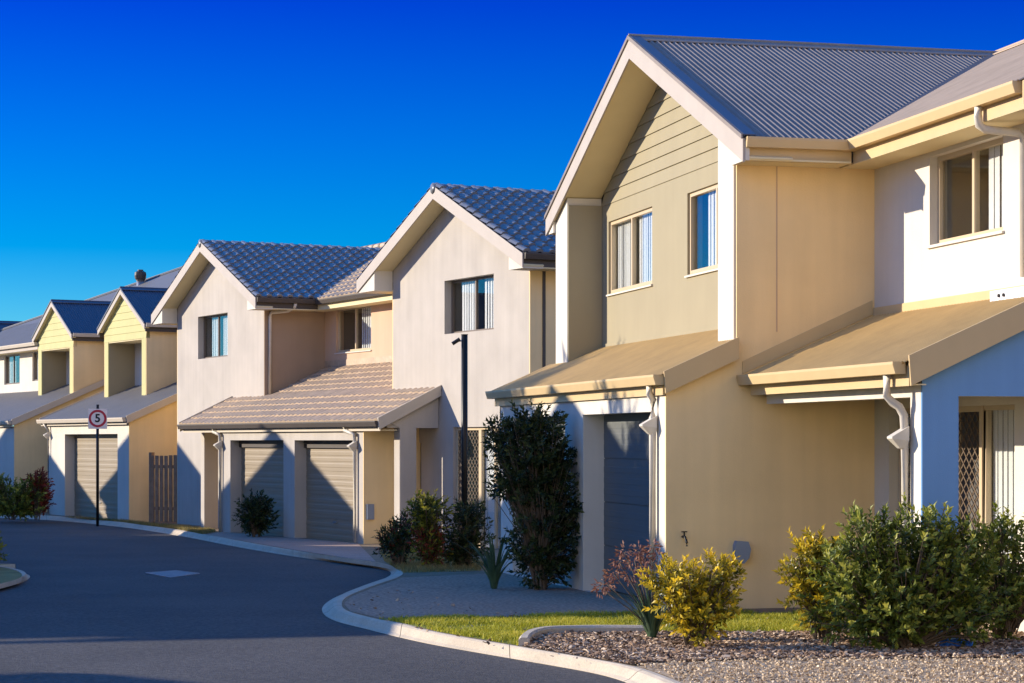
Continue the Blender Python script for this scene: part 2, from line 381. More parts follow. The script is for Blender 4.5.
def lattice_door(root, X, y0, y1, z0, z1, mf='frame'):
    fw = .06
    d = MB().prism([rect(y0, y1, z0, z1), rect(y0 + fw, y1 - fw, z0 + fw, z1 - fw)], 'X', X, X + .04).build('security_door', M[mf], root)
    mb = MB(); a0, a1, b0, b1 = y0 + fw, y1 - fw, z0 + fw, z1 - fw; st = .13; t = .011
    H = b1 - b0; k = a0 - H
    while k < a1:
        for sg in (0, 1):
            lo, hi = max(a0, k), min(a1, k + H)
            if hi - lo > .02:
                z_lo, z_hi = b0 + (lo - k), b0 + (hi - k)
                if sg: z_lo, z_hi = b1 - (lo - k), b1 - (hi - k)
                mb.prism([(lo, z_lo - t), (hi, z_hi - t), (hi, z_hi + t), (lo, z_lo + t)], 'X', X + .012 + sg * .008, X + .018 + sg * .008)
        k += st
    mb.build('lattice', M['lattice'], d)
    return d
def downpipe(root, pts, m, head=None, r=0.040):
    p = MB().tube(pts, r, 10).build('downpipe', m, root, smooth=True)
    if head:
        x, y, z = head; mb = MB(); q_ = .60                            # rain head: a sloped scoop over the pipe
        lo = [(x - .05 * q_, y - .05 * q_, z - .17 * q_), (x + .05 * q_, y - .05 * q_, z - .17 * q_), (x + .05 * q_, y + .05 * q_, z - .17 * q_), (x - .05 * q_, y + .05 * q_, z - .17 * q_)]
        mi = [(x - .20 * q_, y - .10 * q_, z - .02 * q_), (x + .08 * q_, y - .10 * q_, z - .05 * q_), (x + .08 * q_, y + .10 * q_, z - .05 * q_), (x - .20 * q_, y + .10 * q_, z - .02 * q_)]
        hi = [(x - .20 * q_, y - .10 * q_, z + .01 * q_), (x + .08 * q_, y - .10 * q_, z + .17 * q_), (x + .08 * q_, y + .10 * q_, z + .17 * q_), (x - .20 * q_, y + .10 * q_, z + .01 * q_)]
        mb.add(lo + mi + hi, [(0, 1, 2, 3), (0, 4, 5, 1), (1, 5, 6, 2), (2, 6, 7, 3), (3, 7, 4, 0), (4, 8, 9, 5), (5, 9, 10, 6), (6, 10, 11, 7), (7, 11, 8, 4), (8, 11, 10, 9)])
        mb.build('rain_head', m, p)
    return p
def roof_line(yc, half, ze, za): return lambda y: za - (za - ze) * abs(y - yc) / half
def gable_roof(root, Xg, Xb, yc, half, ze, za, style, mats, fasc_m, fd=0.25, soff_to=None, soffit_m='soffit', side_gut=True, wall_r=None, gut_m=None, gut_to=None, bargecap=True):
    k = (za - ze) / half
    for sg in (-1, 1):
        mb = MB(); o = (Xg - .02, yc + sg * half, ze); al = (0, -sg * half, za - ze); ac = (Xb - Xg + .02, 0, 0)
        (tiled if style == 'tile' else corrugated)(mb, o, al, ac)
        mb.build('roof', M[mats], root)
    ridge_cap(root, (Xg - .03, yc, za - (.07 if style == 'tile' else .0)), (Xb - .4, yc, za - (.07 if style == 'tile' else .0)), M[mats], tiles=style == 'tile')
    e = half - .005
    pts = [(yc - e, ze - .015), (yc, za - .015), (yc + e, ze - .015), (yc + e, ze - .015 - fd), (yc, za - .015 - fd), (yc - e, ze - .015 - fd)]
    MB().prism([(yc - e, ze - .015), (yc, za - .015), (yc, za - .015 - fd), (yc - e, ze - .015 - fd)], 'X', Xg - .025, Xg).build('fascia', M[fasc_m], root)
    MB().prism([(yc + e, ze - .015), (yc, za - .015), (yc, za - .015 - fd), (yc + e, ze - .015 - fd)], 'X', Xg - .025, Xg).build('fascia', M[fasc_m], root)
    if bargecap:                                              # metal strip that caps the slope's edge
        for sg in (-1, 1):
            MB().prism([(yc + sg * half, ze + .03), (yc, za + .03), (yc, za - .02), (yc + sg * half, ze - .02)], 'X', Xg - .045, Xg - .027).build('barge_capping', M[mats if style != 'tile' else fasc_m], root)
    if soff_to:
        s0 = fd - .05
        MB().prism([(yc - e, ze - s0 - .01), (yc, za - s0 - .01), (yc + e, ze - s0 - .01), (yc + e, ze - s0 - .03), (yc, za - s0 - .03), (yc - e, ze - s0 - .03)], 'X', Xg + .003, soff_to).build('soffit', M[soffit_m], root)

# ================================================================== the near house (cream, metal roofs)
def near_house():
    h = thing('townhouse', 'nearest cream two-storey townhouse with a corrugated metal gable and a porch', 'house', FA, (7.0, 21.85, 0.0))
    ze, za, yc, hf = 5.12, 6.98, 25.65, 4.25
    Yr, Yl = 21.85, 29.55
    rl = roof_line(yc, hf, ze, za)
    # garage block
    MB().prism([rect(Yr + .03, 29.75, -.25, 2.40), rect(22.32, 25.22, -.02, 2.17), rect(26.09, 28.95, -.02, 2.17)], 'X', 7.0, 7.30).build('wall', M['white'], h)
    garage_door(h, 7.27, 22.32, 25.22, 0.0, 2.17, M['door_grey'], .002)
    garage_door(h, 7.27, 26.09, 28.95, 0.0, 2.17, M['door_grey'])
    k = .445
    # beige side wall with the lean-to's slope and the tall part behind
    MB().prism([(7.0, -.25), (13.2, -.25), (13.2, 4.92), (7.815, 4.92), (7.815, 2.80), (7.0, 2.44)], 'Y', Yr, Yr + .03).build('wall', M['beige'], h)
    MB().box(8.275, 8.29, Yr - .003, Yr - .0005, 3.05, 4.9).build('control_joint', M['taupe'], h)
    MB().prism([(7.0, -.25), (13.2, -.25), (13.2, 4.92), (7.0, 2.44)], 'Y', 29.70, 29.75).build('wall', M['beige'], h)
    # lean-to roof of the garage
    mb = MB(); corrugated(mb, (6.90, Yr - .10, 2.555), (.905, 0, .905 * k), (0, 29.95 - Yr + .10, 0)); corrugated(mb, (7.79, 22.35, 2.55 + .89 * k), (.62, 0, .62 * k), (0, 6.6, 0)); mb.build('roof', M['roof_tan'], h)
    gutter(h, (6.955, Yr - .08, 2.56), (6.955, 29.95, 2.56), (-1, 0, 0), M['tan'])
    board(h, (6.98, Yr - .02, 2.53), (6.98, 29.9, 2.53), (-1, 0, 0), .185, M['tan'])
    MB().prism([(6.94, 2.60), (7.80, 2.60 + .86 * k), (7.80, 2.36 + .86 * k), (6.96, 2.36)], 'Y', Yr - .125, Yr - .10).build('barge_board', M['tan'], h)
    MB().prism([(6.98, 2.44), (7.80, 2.44 + .82 * k), (7.80, 2.42 + .82 * k), (6.98, 2.42)], 'Y', Yr - .10, Yr - .004).build('soffit', M['tan'], h)
    # recessed gable wall: smooth below, weatherboards above
    zc = 5.19; X3 = 8.30
    w1, w2 = (26.5, 28.56, 3.92, 4.94), (22.97, 25.03, 3.92, 4.94)
    MB().prism([rect(22.40, 28.91, 2.85, zc), rect(*w1), rect(*w2)], 'X', X3, X3 + .2).build('wall', M['cream'], h)
    top = 6.76
    z = zc
    mb = MB(); s = (za - ze) / hf
    while z < top - .06:
        z1 = min(z + .178, top - .01)
        def lim(zz): return max(0.02, (za - .24 - zz) / s)
        a0, a1 = min(lim(z), 3.25), min(lim(z1), 3.25)
        mb.add([(X3 - .012, yc - a0, z), (X3 - .012, yc + a0, z), (X3 + .006, yc + a1, z1), (X3 + .006, yc - a1, z1), (X3 + .05, yc - a0, z), (X3 + .05, yc + a0, z), (X3 + .05, yc + a1, z1), (X3 + .05, yc - a1, z1)],
               [(0, 1, 2, 3), (4, 7, 6, 5), (0, 4, 5, 1), (1, 5, 6, 2), (2, 6, 7, 3), (3, 7, 4, 0)])
        z = z1
    mb.build('weatherboards', M['cream'], h)
    MB().prism([(22.3, zc + .01), (29.0, zc + .01), (29.0, 4.9 + .15), (yc, 6.72), (22.3, 5.05)], 'X', X3 + .06, X3 + .1).build('wall', M['cream'], h)
    window(h, X3, *w1, rec=.03, blinds=((0.02, .46), (.62, .97)))
    window(h, X3, *w2, rec=.03, blinds=((0.02, .42), (.45, .78)))
    # the two blade walls that carry the gable
    for (a, b) in ((Yr + .032, 22.40), (28.91, Yl)):
        MB().prism([(a, 2.7), (b, 2.7), (b, rl(b) - .25), (a, rl(a) - .25)], 'X', 7.79, X3 - .004).build('blade_wall', M['white'], h)
    MB().box(7.80, X3 - .004, 28.88, 28.907, 2.7, 5.2).build('wall', M['cream'], h)
    MB().box(7.9, 13.2, 29.5, 29.55, -.2, 4.92).build('wall', M['beige'], h)
    gable_roof(h, 7.75, 13.4, yc, hf, ze, za, 'metal', 'roof_grey', 'fascia', .25, 8.30)
    for sg in (-1, 1):
        MB().prism([(yc + sg * hf, ze + .022), (yc, za + .022), (yc, za + .034), (yc + sg * hf, ze + .034)], 'X', 7.73, 7.87).build('barge_flashing', M['roof_blue'], h)  # dark blue stands in for the shade on this strip
    # boxed eave ends beside the blades and the side eaves
    for sg, yw in ((-1, Yr), (1, Yl)):
        ye = yc + sg * hf
        a, b = sorted((yw - sg * .001, ye))
        MB().prism([(a, 4.87), (b, 4.87), (b, rl(b) - .05), (a, rl(a) - .05)], 'X', 7.752, 7.80).build('eave_end', M['white'], h)
        a, b = sorted((yw + sg * .0, ye - sg * .02))
        MB().box(7.80, 8.98, a, b, 4.875, 4.895).build('soffit', M['soffit'], h)
        gutter(h, (7.76, ye - sg * .06, 5.115), (9.04, ye - sg * .06, 5.115), (0, sg, 0), M['tan'])
        board(h, (7.78, ye - sg * .08, 5.08), (9.0, ye - sg * .08, 5.08), (0, sg, 0), .21, M['tan'])
    # upper wall and ground floor wall under the porch
    X2 = 9.44
    wu = (18.74, 20.41, 3.90, 4.83)
    MB().prism([rect(17.75, Yr - .002, -.25, 4.90), rect(*wu), rect(18.5, 21.45, -.02, 2.20)], 'X', X2, X2 + .2).build('wall', M['white'], h)
    window(h, X2, *wu, rec=.09, blinds=((0.02, .40),), slat=.12, wave=.04)
    MB().box(X2, 17.0, 17.72, 17.748, -.2, 4.9).build('wall', M['shaded_white'], h)
    # main roof
    sm = .48; xe = 8.98
    mb = MB(); corrugated(mb, (xe - .03, 17.45, 5.12), (3.92, 0, 3.92 * sm), (0, 12.4, 0)); corrugated(mb, (16.8, 17.45, 5.12), (-3.92, 0, 3.92 * sm), (0, 12.4, 0))
    mb.build('roof', M['roof_taupe'], h)
    ridge_cap(h, (12.87, 17.45, 7.01), (12.87, 29.8, 7.01), M['roof_taupe'])
    gutter(h, (9.03, 17.50, 5.12), (9.03, yc - hf + .06, 5.12), (-1, 0, 0), M['tan'])
    board(h, (9.05, 17.45, 5.09), (9.05, yc - hf + .08, 5.09), (-1, 0, 0), .21, M['tan'])
    MB().box(9.03, X2 - .002, 17.45, Yr - .002, 4.875, 4.895).build('soffit', M['soffit'], h)
    MB().prism([(8.98, 5.12), (12.87, 6.98), (12.87, 6.76), (8.98, 4.9)], 'Y', 17.42, 17.447).build('barge_board', M['tan'], h)
    d = downpipe(h, [(8.97, 18.32, 5.03), (8.97, 18.32, 4.92), (8.98, 18.32, 4.84), (9.04, 18.31, 4.80), (9.33, 18.22, 4.77), (9.38, 18.20, 4.72), (9.385, 18.20, 3.4)], M['pipe'])
    # valley flashing between gable and main roof
    a, b = Vector((9.0, 21.42, 5.14)), Vector((12.82, 25.6, 6.99))
    side = Vector((b - a).cross(Vector((0, 0, 1)))).normalized() * .09
    up = Vector((0, 0, .012))
    MB().add([a - side + up, a + side + up, b + side + up, b - side + up, a - side - up, a + side - up, b + side - up, b - side - up],
             [(0, 1, 2, 3), (4, 7, 6, 5), (0, 4, 5, 1), (1, 5, 6, 2), (2, 6, 7, 3), (3, 7, 4, 0)]).build('valley_flashing', M['darktrim'], h)
    # porch
    kp = .44
    mb = MB(); corrugated(mb, (7.89, 17.60, 2.555), (1.56, 0, 1.56 * kp), (0, Yr - 17.60 - .01, 0)); mb.build('roof', M['roof_tan'], h)
    gutter(h, (7.93, 17.66, 2.56), (7.93, Yr - .02, 2.56), (-1, 0, 0), M['tan'])
    board(h, (7.97, 17.62, 2.53), (7.97, Yr - .08, 2.53), (-1, 0, 0), .185, M['tan'])
    MB().box(8.112, 8.26, 17.952, Yr - .14, 2.25, 2.44).build('beam', M['white'], h)
    MB().box(7.975, 8.109, 17.605, Yr - .14, 2.352, 2.364).build('soffit', M['soffit'], h)
    MB().box(8.262, X2 - .002, 17.96, Yr - .14, 2.30, 2.32).build('ceiling_lining', M['soffit'], h)
    out = [(8.11, -.2), (8.47, -.2), (8.47, 2.26), (9.43, 2.26), (9.43, 2.50 + 1.5 * kp), (8.11, 2.50 + .16 * kp)]
    MB().prism(out, 'Y', 17.725, 17.95).build('column', M['white'], h)
    MB().prism([(8.113, -.2), (8.472, -.2), (8.472, 2.257), (9.43, 2.257), (9.43, 2.50 + 1.5 * kp), (8.113, 2.50 + .16 * kp)], 'Y', 17.70, 17.723).build('wall', M['shaded_white'], h)
    MB().prism([(7.93, 2.62), (9.43, 2.62 + 1.5 * kp), (9.43, 2.37 + 1.5 * kp), (7.95, 2.345)], 'Y', 17.575, 17.60).build('barge_board', M['tan'], h)
    # flashings where the porch roof meets the walls
    MB().prism([(7.88, 2.58), (X2 - .03, 2.58 + 1.53 * kp), (X2 - .03, 2.74 + 1.53 * kp), (7.88, 2.72)], 'Y', Yr - .014, Yr - .001).build('flashing', M['tan'], h)
    MB().box(X2 - .02, X2 - .003, 17.6, Yr - .016, 3.20, 3.33).build('flashing', M['tan'], h)
    MB().box(X3 - .02, X3 - .003, 22.42, 28.8, 3.10, 3.22).build('flashing', M['cream'], h)
    # sliding doors behind the porch
    lattice_door(h, X2 + .10, 19.95, 21.43, 0.0, 2.20)
    lattice_door(h, X2 + .06, 19.32, 20.0, 0.0, 2.20)
    window(h, X2, 18.5, 19.32, 0.0, 2.20, rec=.08, blinds=((.03, .97),), mul=.97, sill=False)
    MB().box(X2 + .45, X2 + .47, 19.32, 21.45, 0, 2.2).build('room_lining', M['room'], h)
    # downpipes
    downpipe(h, [(6.91, 22.16, 2.46), (6.91, 22.16, 2.36), (6.95, 22.16, 2.30), (6.945, 22.16, 2.1), (6.945, 22.16, 0.0)], M['pipe'], (6.93, 22.16, 2.02))
    downpipe(h, [(7.89, 17.98, 2.46), (7.89, 17.98, 2.26), (7.94, 17.96, 2.20), (8.0, 17.95, 2.16), (8.04, 17.94, 2.08), (8.05, 17.94, 1.95), (8.05, 17.94, 0.0)], M['pipe'], (8.02, 17.94, 1.88))
    # small fittings on the beige wall and the white box on the upper wall
    mb = MB(); mb.tube([(7.19, Yr, .80), (7.19, Yr - .09, .80), (7.20, Yr - .12, .74), (7.20, Yr - .12, .70)], .014, 8); mb.box(7.16, 7.22, Yr - .075, Yr - .05, .85, .862); mb.tube([(7.19, Yr - .062, .80), (7.19, Yr - .062, .85)], .009, 6)
    mb.build('garden_tap', M['black'], h)
    MB().prism([(7.77, .54), (7.87, .50), (7.93, .56), (7.95, .66), (7.92, .74), (7.79, .75), (7.77, .70)], 'Y', Yr - .09, Yr - .001).build('wall_light', M['box_grey'], h)
    b = MB().box(X2 - .10, X2 - .022, 18.05, 18.82, 3.205, 3.305).build('junction_box', M['sign_white'], h)
    for y in (18.62, 18.52): MB().tube([(X2 - .115, y, 3.25), (X2 - .099, y, 3.25)], .018, 8).build('cable_gland', M['black'], b)
    return h

# ================================================================== the tiled pair of houses
def tiled_pair():
    h = thing('townhouse', 'pale rendered pair of townhouses with tiled gables and a shared double garage', 'house', FB, (16.65, 37.7, -.25))
    # garage wall
    zb = -.5
    MB().prism([rect(37.67, 45.78, zb, 2.06), rect(38.1, 41.23, -.28, 1.85), rect(41.86, 45.1, -.28, 1.85)], 'X', 16.65, 16.95).build('wall', M['bone'], h)
    for a, b in ((38.1, 41.23), (41.86, 45.1)): garage_door(h, 16.92, a, b, -.26, 1.70, M['door'])
    for a, b in ((38.1, 41.23), (41.86, 45.1)): MB().box(16.86, 16.91, a - .02, b + .02, 1.69, 1.87).build('lintel', M['darktrim'], h)
    MB().prism([(16.65, zb), (17.88, zb), (17.88, 2.7), (16.65, 2.05)], 'Y', 37.64, 37.668).build('wall', M['beige'], h)
    MB().prism([(16.65, zb), (17.88, zb), (17.88, 2.7), (16.65, 2.05)], 'Y', 45.782, 45.81).build('wall', M['beige'], h)
    k = .48; zt = 2.22
    def zr(x): return zt + (x - 16.55) * k
    # tiled lean-to: full width to the gable walls, then on to the set-back wall between them
    mb = MB(); tiled(mb, (16.50, 36.66, zt), (17.9 - 16.5, 0, (17.9 - 16.5) * k), (0, 48.2 - 36.66, 0), hk=.42); mb.build('roof', M['tile'], h)
    mb = MB(); tiled(mb, (17.88, 38.95, zr(17.83)), (1.55, 0, 1.55 * k), (0, 46.05 - 38.95, 0), hk=.42); mb.build('roof', M['tile'], h)
    gutter(h, (16.57, 36.66, zt), (16.57, 48.2, zt), (-1, 0, 0), M['darktrim'])
    board(h, (16.60, 36.7, zt - .03), (16.60, 48.15, zt - .03), (-1, 0, 0), .16, M['trim_b'])
    MB().box(16.61, 16.95, 36.75, 48.1, zt - .185, zt - .165).build('soffit', M['soffit'], h)
    for y0, y1 in ((36.62, 36.66), (48.2, 48.24)):
        MB().prism([(16.5, zt + .06), (17.84, zt + .06 + 1.34 * k), (17.84, zt - .15 + 1.34 * k), (16.52, zt - .17)], 'Y', y0, y1).build('barge_board', M['trim_b'], h)
    # porch ends: column, infill under the slope
    for y0, y1 in ((36.76, 37.0), (47.86, 48.1)):
        MB().prism([(17.01, zb), (17.36, zb), (17.36, 2.09), (17.84, 2.09), (17.84, zr(17.84) - .12), (16.75, zr(16.75) - .15), (16.75, 2.09), (17.01, 2.09)], 'Y', y0, y1).build('column', M['bone'], h)
        if y0 < 40: MB().prism([(17.013, zb), (17.362, zb), (17.362, 2.087), (17.838, 2.087), (17.838, zr(17.84) - .125), (16.80, zr(16.80) - .155), (17.013, 2.087)], 'Y', y0 - .02, y0 - .001).build('wall', M['bone'], h)
    X1 = 17.85
    # two gables
    for i, (wr, wl, yc, hf, za, wn_) in enumerate(((33.05, 38.88, 36.1, 3.62, 6.72, (34.43, 36.5, 3.90, 4.93)), (46.1, 52.28, 49.3, 3.80, 6.76, (48.54, 50.69, 3.90, 4.97)))):
        ze = 5.15; rl = roof_line(yc, hf, ze, za)
        ap = za - .22
        outline = [(wr, zb), (wl, zb), (wl, rl(wl) - .22), (yc, ap), (wr, rl(wr) - .22)]
        holes = [rect(*wn_)]
        if i == 0: holes += [rect(33.9, 36.12, -.27, 2.10), rect(37.55, 38.5, -.27, 1.8)]
        else: holes += [rect(46.6, 47.5, -.27, 1.8)]
        MB().prism([outline] + holes, 'X', X1, X1 + .22).build('wall', M['bone'], h)
        window(h, X1, *wn_, rec=.15, mf='frame_dark', blinds=((.03, .40), (.52, .86)) if i == 0 else ((.06, .44), (.60, .82)), sill=False, fw=.045)
        MB().box(X1, 22.5, wr - .03, wr - .001, zb, 4.9).build('wall', M['beige' if i == 0 else 'brown'], h)
        MB().box(X1, 22.5, wl + .001, wl + .03, zb, 4.9).build('wall', M['beige'], h)
        gable_roof(h, 17.43, 22.6, yc, hf, ze, za, 'tile', 'tile_shaded', 'fascia', .25, 17.84, bargecap=False)
        for sg, yw in ((-1, wr), (1, wl)):
            ye = yc + sg * hf
            a, b = sorted((yw, ye - sg * .03))
            MB().prism([(a, 4.88), (b, 4.88), (b, rl(b) - .23), (a, rl(a) - .23)], 'X', 17.435, 17.84).build('eave_end', M['white'], h)
            MB().box(17.84, 19.0, a, b, 4.885, 4.905).build('soffit', M['soffit'], h)
            gutter(h, (17.44, ye - sg * .05, 5.14), (19.0, ye - sg * .05, 5.14), (0, sg, 0), M['darktrim'])
            board(h, (17.46, ye - sg * .07, 5.11), (19.0, ye - sg * .07, 5.11), (0, sg, 0), .21, M['darktrim'])
    MB().box(18.10, 18.16, 33.005, 33.018, 2.0, 4.88).build('control_joint', M['darktrim'], h)
    # set-back upper wall between the gables
    X2 = 19.38; wm = (43.4, 45.42, 3.90, 4.92)
    MB().prism([rect(38.9, 46.09, 2.5, 4.92), rect(*wm)], 'X', X2, X2 + .2).build('wall', M['taupe'], h)
    window(h, X2, *wm, rec=.06, blinds=((.04, .42),), mf='frame')
    gutter(h, (18.98, 39.0, 5.12), (18.98, 45.6, 5.12), (-1, 0, 0), M['darktrim'])
    board(h, (19.0, 39.0, 5.05), (19.0, 45.6, 5.05), (-1, 0, 0), .16, M['soffit'])
    MB().box(19.0, X2 - .002, 38.9, 46.05, 4.885, 4.905).build('soffit', M['soffit'], h)
    mb = MB(); tiled(mb, (18.90, 33.0, 5.12), (3.85, 0, 3.85 * .46), (0, 19.3, 0), hk=.6); tiled(mb, (26.6, 33.0, 5.12), (-3.85, 0, 3.85 * .46), (0, 19.3, 0), hk=.6); mb.build('roof', M['tile'], h)
    ridge_cap(h, (22.75, 33.0, 6.93), (22.75, 52.3, 6.93), M['tile'], tiles=True)
    MB().box(22.5, 26, 33.0, 33.03, zb, 4.9).build('wall', M['beige'], h)
    MB().box(22.5, 26, 52.28, 52.31, zb, 4.9).build('wall', M['beige'], h)
    MB().box(X2 - .015, X2 - .003, 38.9, 46.08, 3.58, 3.72).build('flashing', M['tile'], h)
    # big sliding door under the nearer gable, entry doors
    lattice_door(h, X1 + .06, 35.1, 36.1, -.25, 2.10)
    window(h, X1, 33.9, 35.1, -.25, 2.10, rec=.06, blinds=((.02, .98),), sill=False, mul=.5, slat=.12)
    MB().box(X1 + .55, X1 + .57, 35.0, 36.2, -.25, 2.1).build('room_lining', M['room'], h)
    for a, b in ((37.55, 38.5), (46.6, 47.5)):
        d = MB().box(X1 + .1, X1 + .15, a, b, -.25, 1.8).build('entry_door', M['lattice'], h)
        MB().tube([(X1 + .07, a + .08, .75), (X1 + .07, a + .08, .9)], .012, 6).build('handle', M['galv'], d)
    # pipes
    downpipe(h, [(16.52, 38.3, 2.12), (16.52, 38.3, 2.04), (16.56, 38.1, 2.0), (16.59, 37.95, 1.97), (16.595, 37.95, 1.8), (16.595, 37.95, -.4)], M['pipe'], (16.57, 37.95, 1.74))
    downpipe(h, [(16.52, 45.9, 2.12), (16.52, 45.9, 2.04), (16.56, 45.7, 2.0), (16.59, 45.62, 1.97), (16.595, 45.62, 1.8), (16.595, 45.62, -.4)], M['pipe'], (16.57, 45.62, 1.74))
    downpipe(h, [(18.4, 45.5, 5.03), (18.4, 45.55, 4.95), (18.30, 45.75, 4.86), (18.0, 46.0, 4.83), (17.97, 46.02, 4.75), (17.97, 46.02, 2.9)], M['pipe'])
    MB().box(16.70, 16.85, 37.58, 37.64, .3, .6).build('meter_box', M['box_grey'], h)
    return h

# ================================================================== the far terrace with yellow gables
def far_terrace():
    h = thing('terrace_house', 'farthest terrace with pale yellow boarded gables and blue-grey metal roofs', 'house', FC, (19.15, 53.6, -.33))
    zb = -.6; k = .43
    def garage(X0, y0, y1, d0, d1, zt, roof_to, ye):
        MB().prism([rect(y0 + .03, y1, zb, zt - .16), rect(d0, d1, -.36, 2.02)], 'X', X0, X0 + .32).build('wall', M['white'], h)
        garage_door(h, X0 + .29, d0, d1, -.34, 2.02, M['door'])
        MB().prism([(X0, zb), (24, zb), (24, zt + .1 + 1.4 * k), (X0 + 1.45, zt + .1 + 1.4 * k), (X0, zt - .05)], 'Y', y0, y0 + .03).build('wall', M['beige'], h)
        mb = MB(); corrugated(mb, (X0 - .15, y0 - .1, zt), (roof_to - X0 + .15, 0, (roof_to - X0 + .15) * k), (0, ye - y0, 0), .2, .008, 6); mb.build('roof', M['roof_ash'], h)
        gutter(h, (X0 - .10, y0 - .08, zt), (X0 - .10, ye - .1, zt), (-1, 0, 0), M['trim_b'])
        board(h, (X0 - .07, y0 - .05, zt - .03), (X0 - .07, ye - .15, zt - .03), (-1, 0, 0), .15, M['trim_b'])
        L = roof_to - X0 + .1
        MB().prism([(X0 - .12, zt + .05), (X0 + L, zt + .05 + (L + .12) * k), (X0 + L, zt - .13 + (L + .12) * k), (X0 - .10, zt - .15)], 'Y', y0 - .125, y0 - .10).build('barge_board', M['trim_b'], h)
        MB().prism([(X0 - .12, zt + .05), (X0 + L, zt + .05 + (L + .12) * k), (X0 + L, zt - .13 + (L + .12) * k), (X0 - .10, zt - .15)], 'Y', ye - .10, ye - .075).build('barge_board', M['trim_b'], h)
        downpipe(h, [(X0 - .15, y1 - .1, zt - .1), (X0 - .06, y1 - .25, zt - .3), (X0 - .06, y1 - .25, zb)], M['pipe'], (X0 - .08, y1 - .25, zt - .45))
    X1, X2 = 20.55, 22.1
    garage(19.15, 53.61, 60.65, 54.52, 59.04, 2.45, X2, 61.15)
    garage(18.70, 62.5, 74.0, 64.6, 69.0, 2.43, X2, 75.0)
    # gables: boarded triangle on two posts, balcony recess behind
    for (yr, yl) in ((56.1, 59.65), (62.5, 66.05), (75.0, 78.5)):
        yc = (yr + yl) / 2; hf = (yl - yr) / 2 + .22; ze, za = 5.12, 6.22; rl = roof_line(yc, hf, ze, za)
        zbot = 4.72
        mb = MB(); z = zbot; s = (za - ze) / hf
        while z < za - .22:
            z1 = min(z + .2, za - .13)
            a0 = min((yl - yr) / 2, max(.02, (za - .13 - z) / s)); a1 = min((yl - yr) / 2, max(.01, (za - .13 - z1) / s))
            mb.add([(X1 - .014, yc - a0, z), (X1 - .014, yc + a0, z), (X1, yc + a1, z1), (X1, yc - a1, z1), (X1 + .1, yc - a0, z), (X1 + .1, yc + a0, z), (X1 + .1, yc + a1, z1), (X1 + .1, yc - a1, z1)],
                   [(0, 1, 2, 3), (4, 7, 6, 5), (0, 4, 5, 1), (1, 5, 6, 2), (2, 6, 7, 3), (3, 7, 4, 0)]); z = z1
        mb.build('weatherboards', M['yellow'], h)
        for a, b in ((yr + .03, yr + .36), (yl - .36, yl - .03)):
            MB().box(X1 - .01, X1 + .16, a, b, 2.9, zbot - .002).build('post', M['yellow'], h)
        MB().box(X1 - .005, 24.5, yr, yr + .028, 2.5, 5.0).build('wall', M['beige'], h)
        MB().box(X1 - .005, 24.5, yl - .028, yl, 2.5, 5.0).build('wall', M['beige'], h)
        MB().box(X1 + .02, X1 + .80, yl - .37, yl - .361, 2.9, 4.7).build('wall', M['cream'], h)
        wn_ = (yr + .5, yr + 1.6, 3.62, 4.65)
        MB().prism([rect(yr + .03, yl - .03, 2.8, 4.9), rect(*wn_)], 'X', X1 + .80, X1 + .95).build('wall', M['white'], h)
        window(h, X1 + .80, *wn_, rec=.05, mf='frame_dark', sill=False, room=True, blinds=((.05, .5),))
        MB().box(X1, X1 + .80, yr + .03, yl - .03, zbot - .03, zbot - .008).build('soffit', M['soffit'], h)
        gable_roof(h, X1 - .12, 27.0, yc, hf, ze, za, 'metal', 'roof_blue', 'fascia', .16, X1)
        for sg in (-1, 1):
            ye = yc + sg * hf
            gutter(h, (X1 - .1, ye - sg * .05, ze), (25.0, ye - sg * .05, ze), (0, sg, 0), M['trim_b'])
            board(h, (X1 - .1, ye - sg * .07, ze - .03), (25.0, ye - sg * .07, ze - .03), (0, sg, 0), .2, M['darktrim'])
    # upper walls between the gables
    for (a, b, wins, xw) in ((53.61, 56.09, [(54.2, 55.6, 3.75, 4.75)], X2), (59.66, 62.49, [], X2), (66.06, 74.95, [(66.9, 68.0, 3.8, 4.75), (69.4, 71.2, 3.75, 4.75), (72.4, 73.6, 3.75, 4.75)], 20.95)):
        MB().prism([rect(a, b, 2.6, 4.95)] + [rect(*w) for w in wins], 'X', xw, xw + .2).build('wall', M['white'], h)
        for w in wins: window(h, xw, *w, rec=.06, mf='frame_dark', sill=False, blinds=((.5, .95),))
        y0_ = a - (.25 if a < 54 else 0)
        gutter(h, (xw - .42, y0_, 5.0), (xw - .42, b, 5.0), (-1, 0, 0), M['trim_b'])
        board(h, (xw - .40, y0_, 4.97), (xw - .40, b, 4.97), (-1, 0, 0), .2, M['fascia'])
        MB().box(xw - .40, xw - .002, y0_, b, 4.77, 4.79).build('soffit', M['soffit'], h)
    mb = MB(); corrugated(mb, (20.52, 66.0, 5.02), (1.9, 0, .95), (0, 9.0, 0), .2, .008, 6); mb.build('roof', M['roof_ash'], h)
    MB().box(X2, 27, 53.58, 53.608, 2.5, 5.0).build('wall', M['beige'], h)
    downpipe(h, [(X2 - .5, 56.0, 4.95), (X2 - .5, 55.95, 4.85), (X2 - .1, 55.98, 4.7), (X2 - .08, 55.98, 4.6), (X2 - .08, 55.98, 3.2)], M['pipe'])
    # hipped main roof
    P = [(21.6, 53.3, 5.02), (31.0, 53.3, 5.02), (31.0, 77.5, 5.5), (21.6, 77.5, 5.55), (26.3, 61.0, 7.78), (26.3, 68.0, 7.80)]
    MB().add(P, [(0, 4, 5, 3), (1, 2, 5, 4), (3, 5, 2), (0, 1, 4), (0, 3, 2, 1)]).build('roof', M['roof_ash'], h)
    ridge_cap(h, P[3], P[5], M['roof_ash'], .1)
    # turbine roof vent
    vx, vy, vz = 25.2, 69.4, 7.0
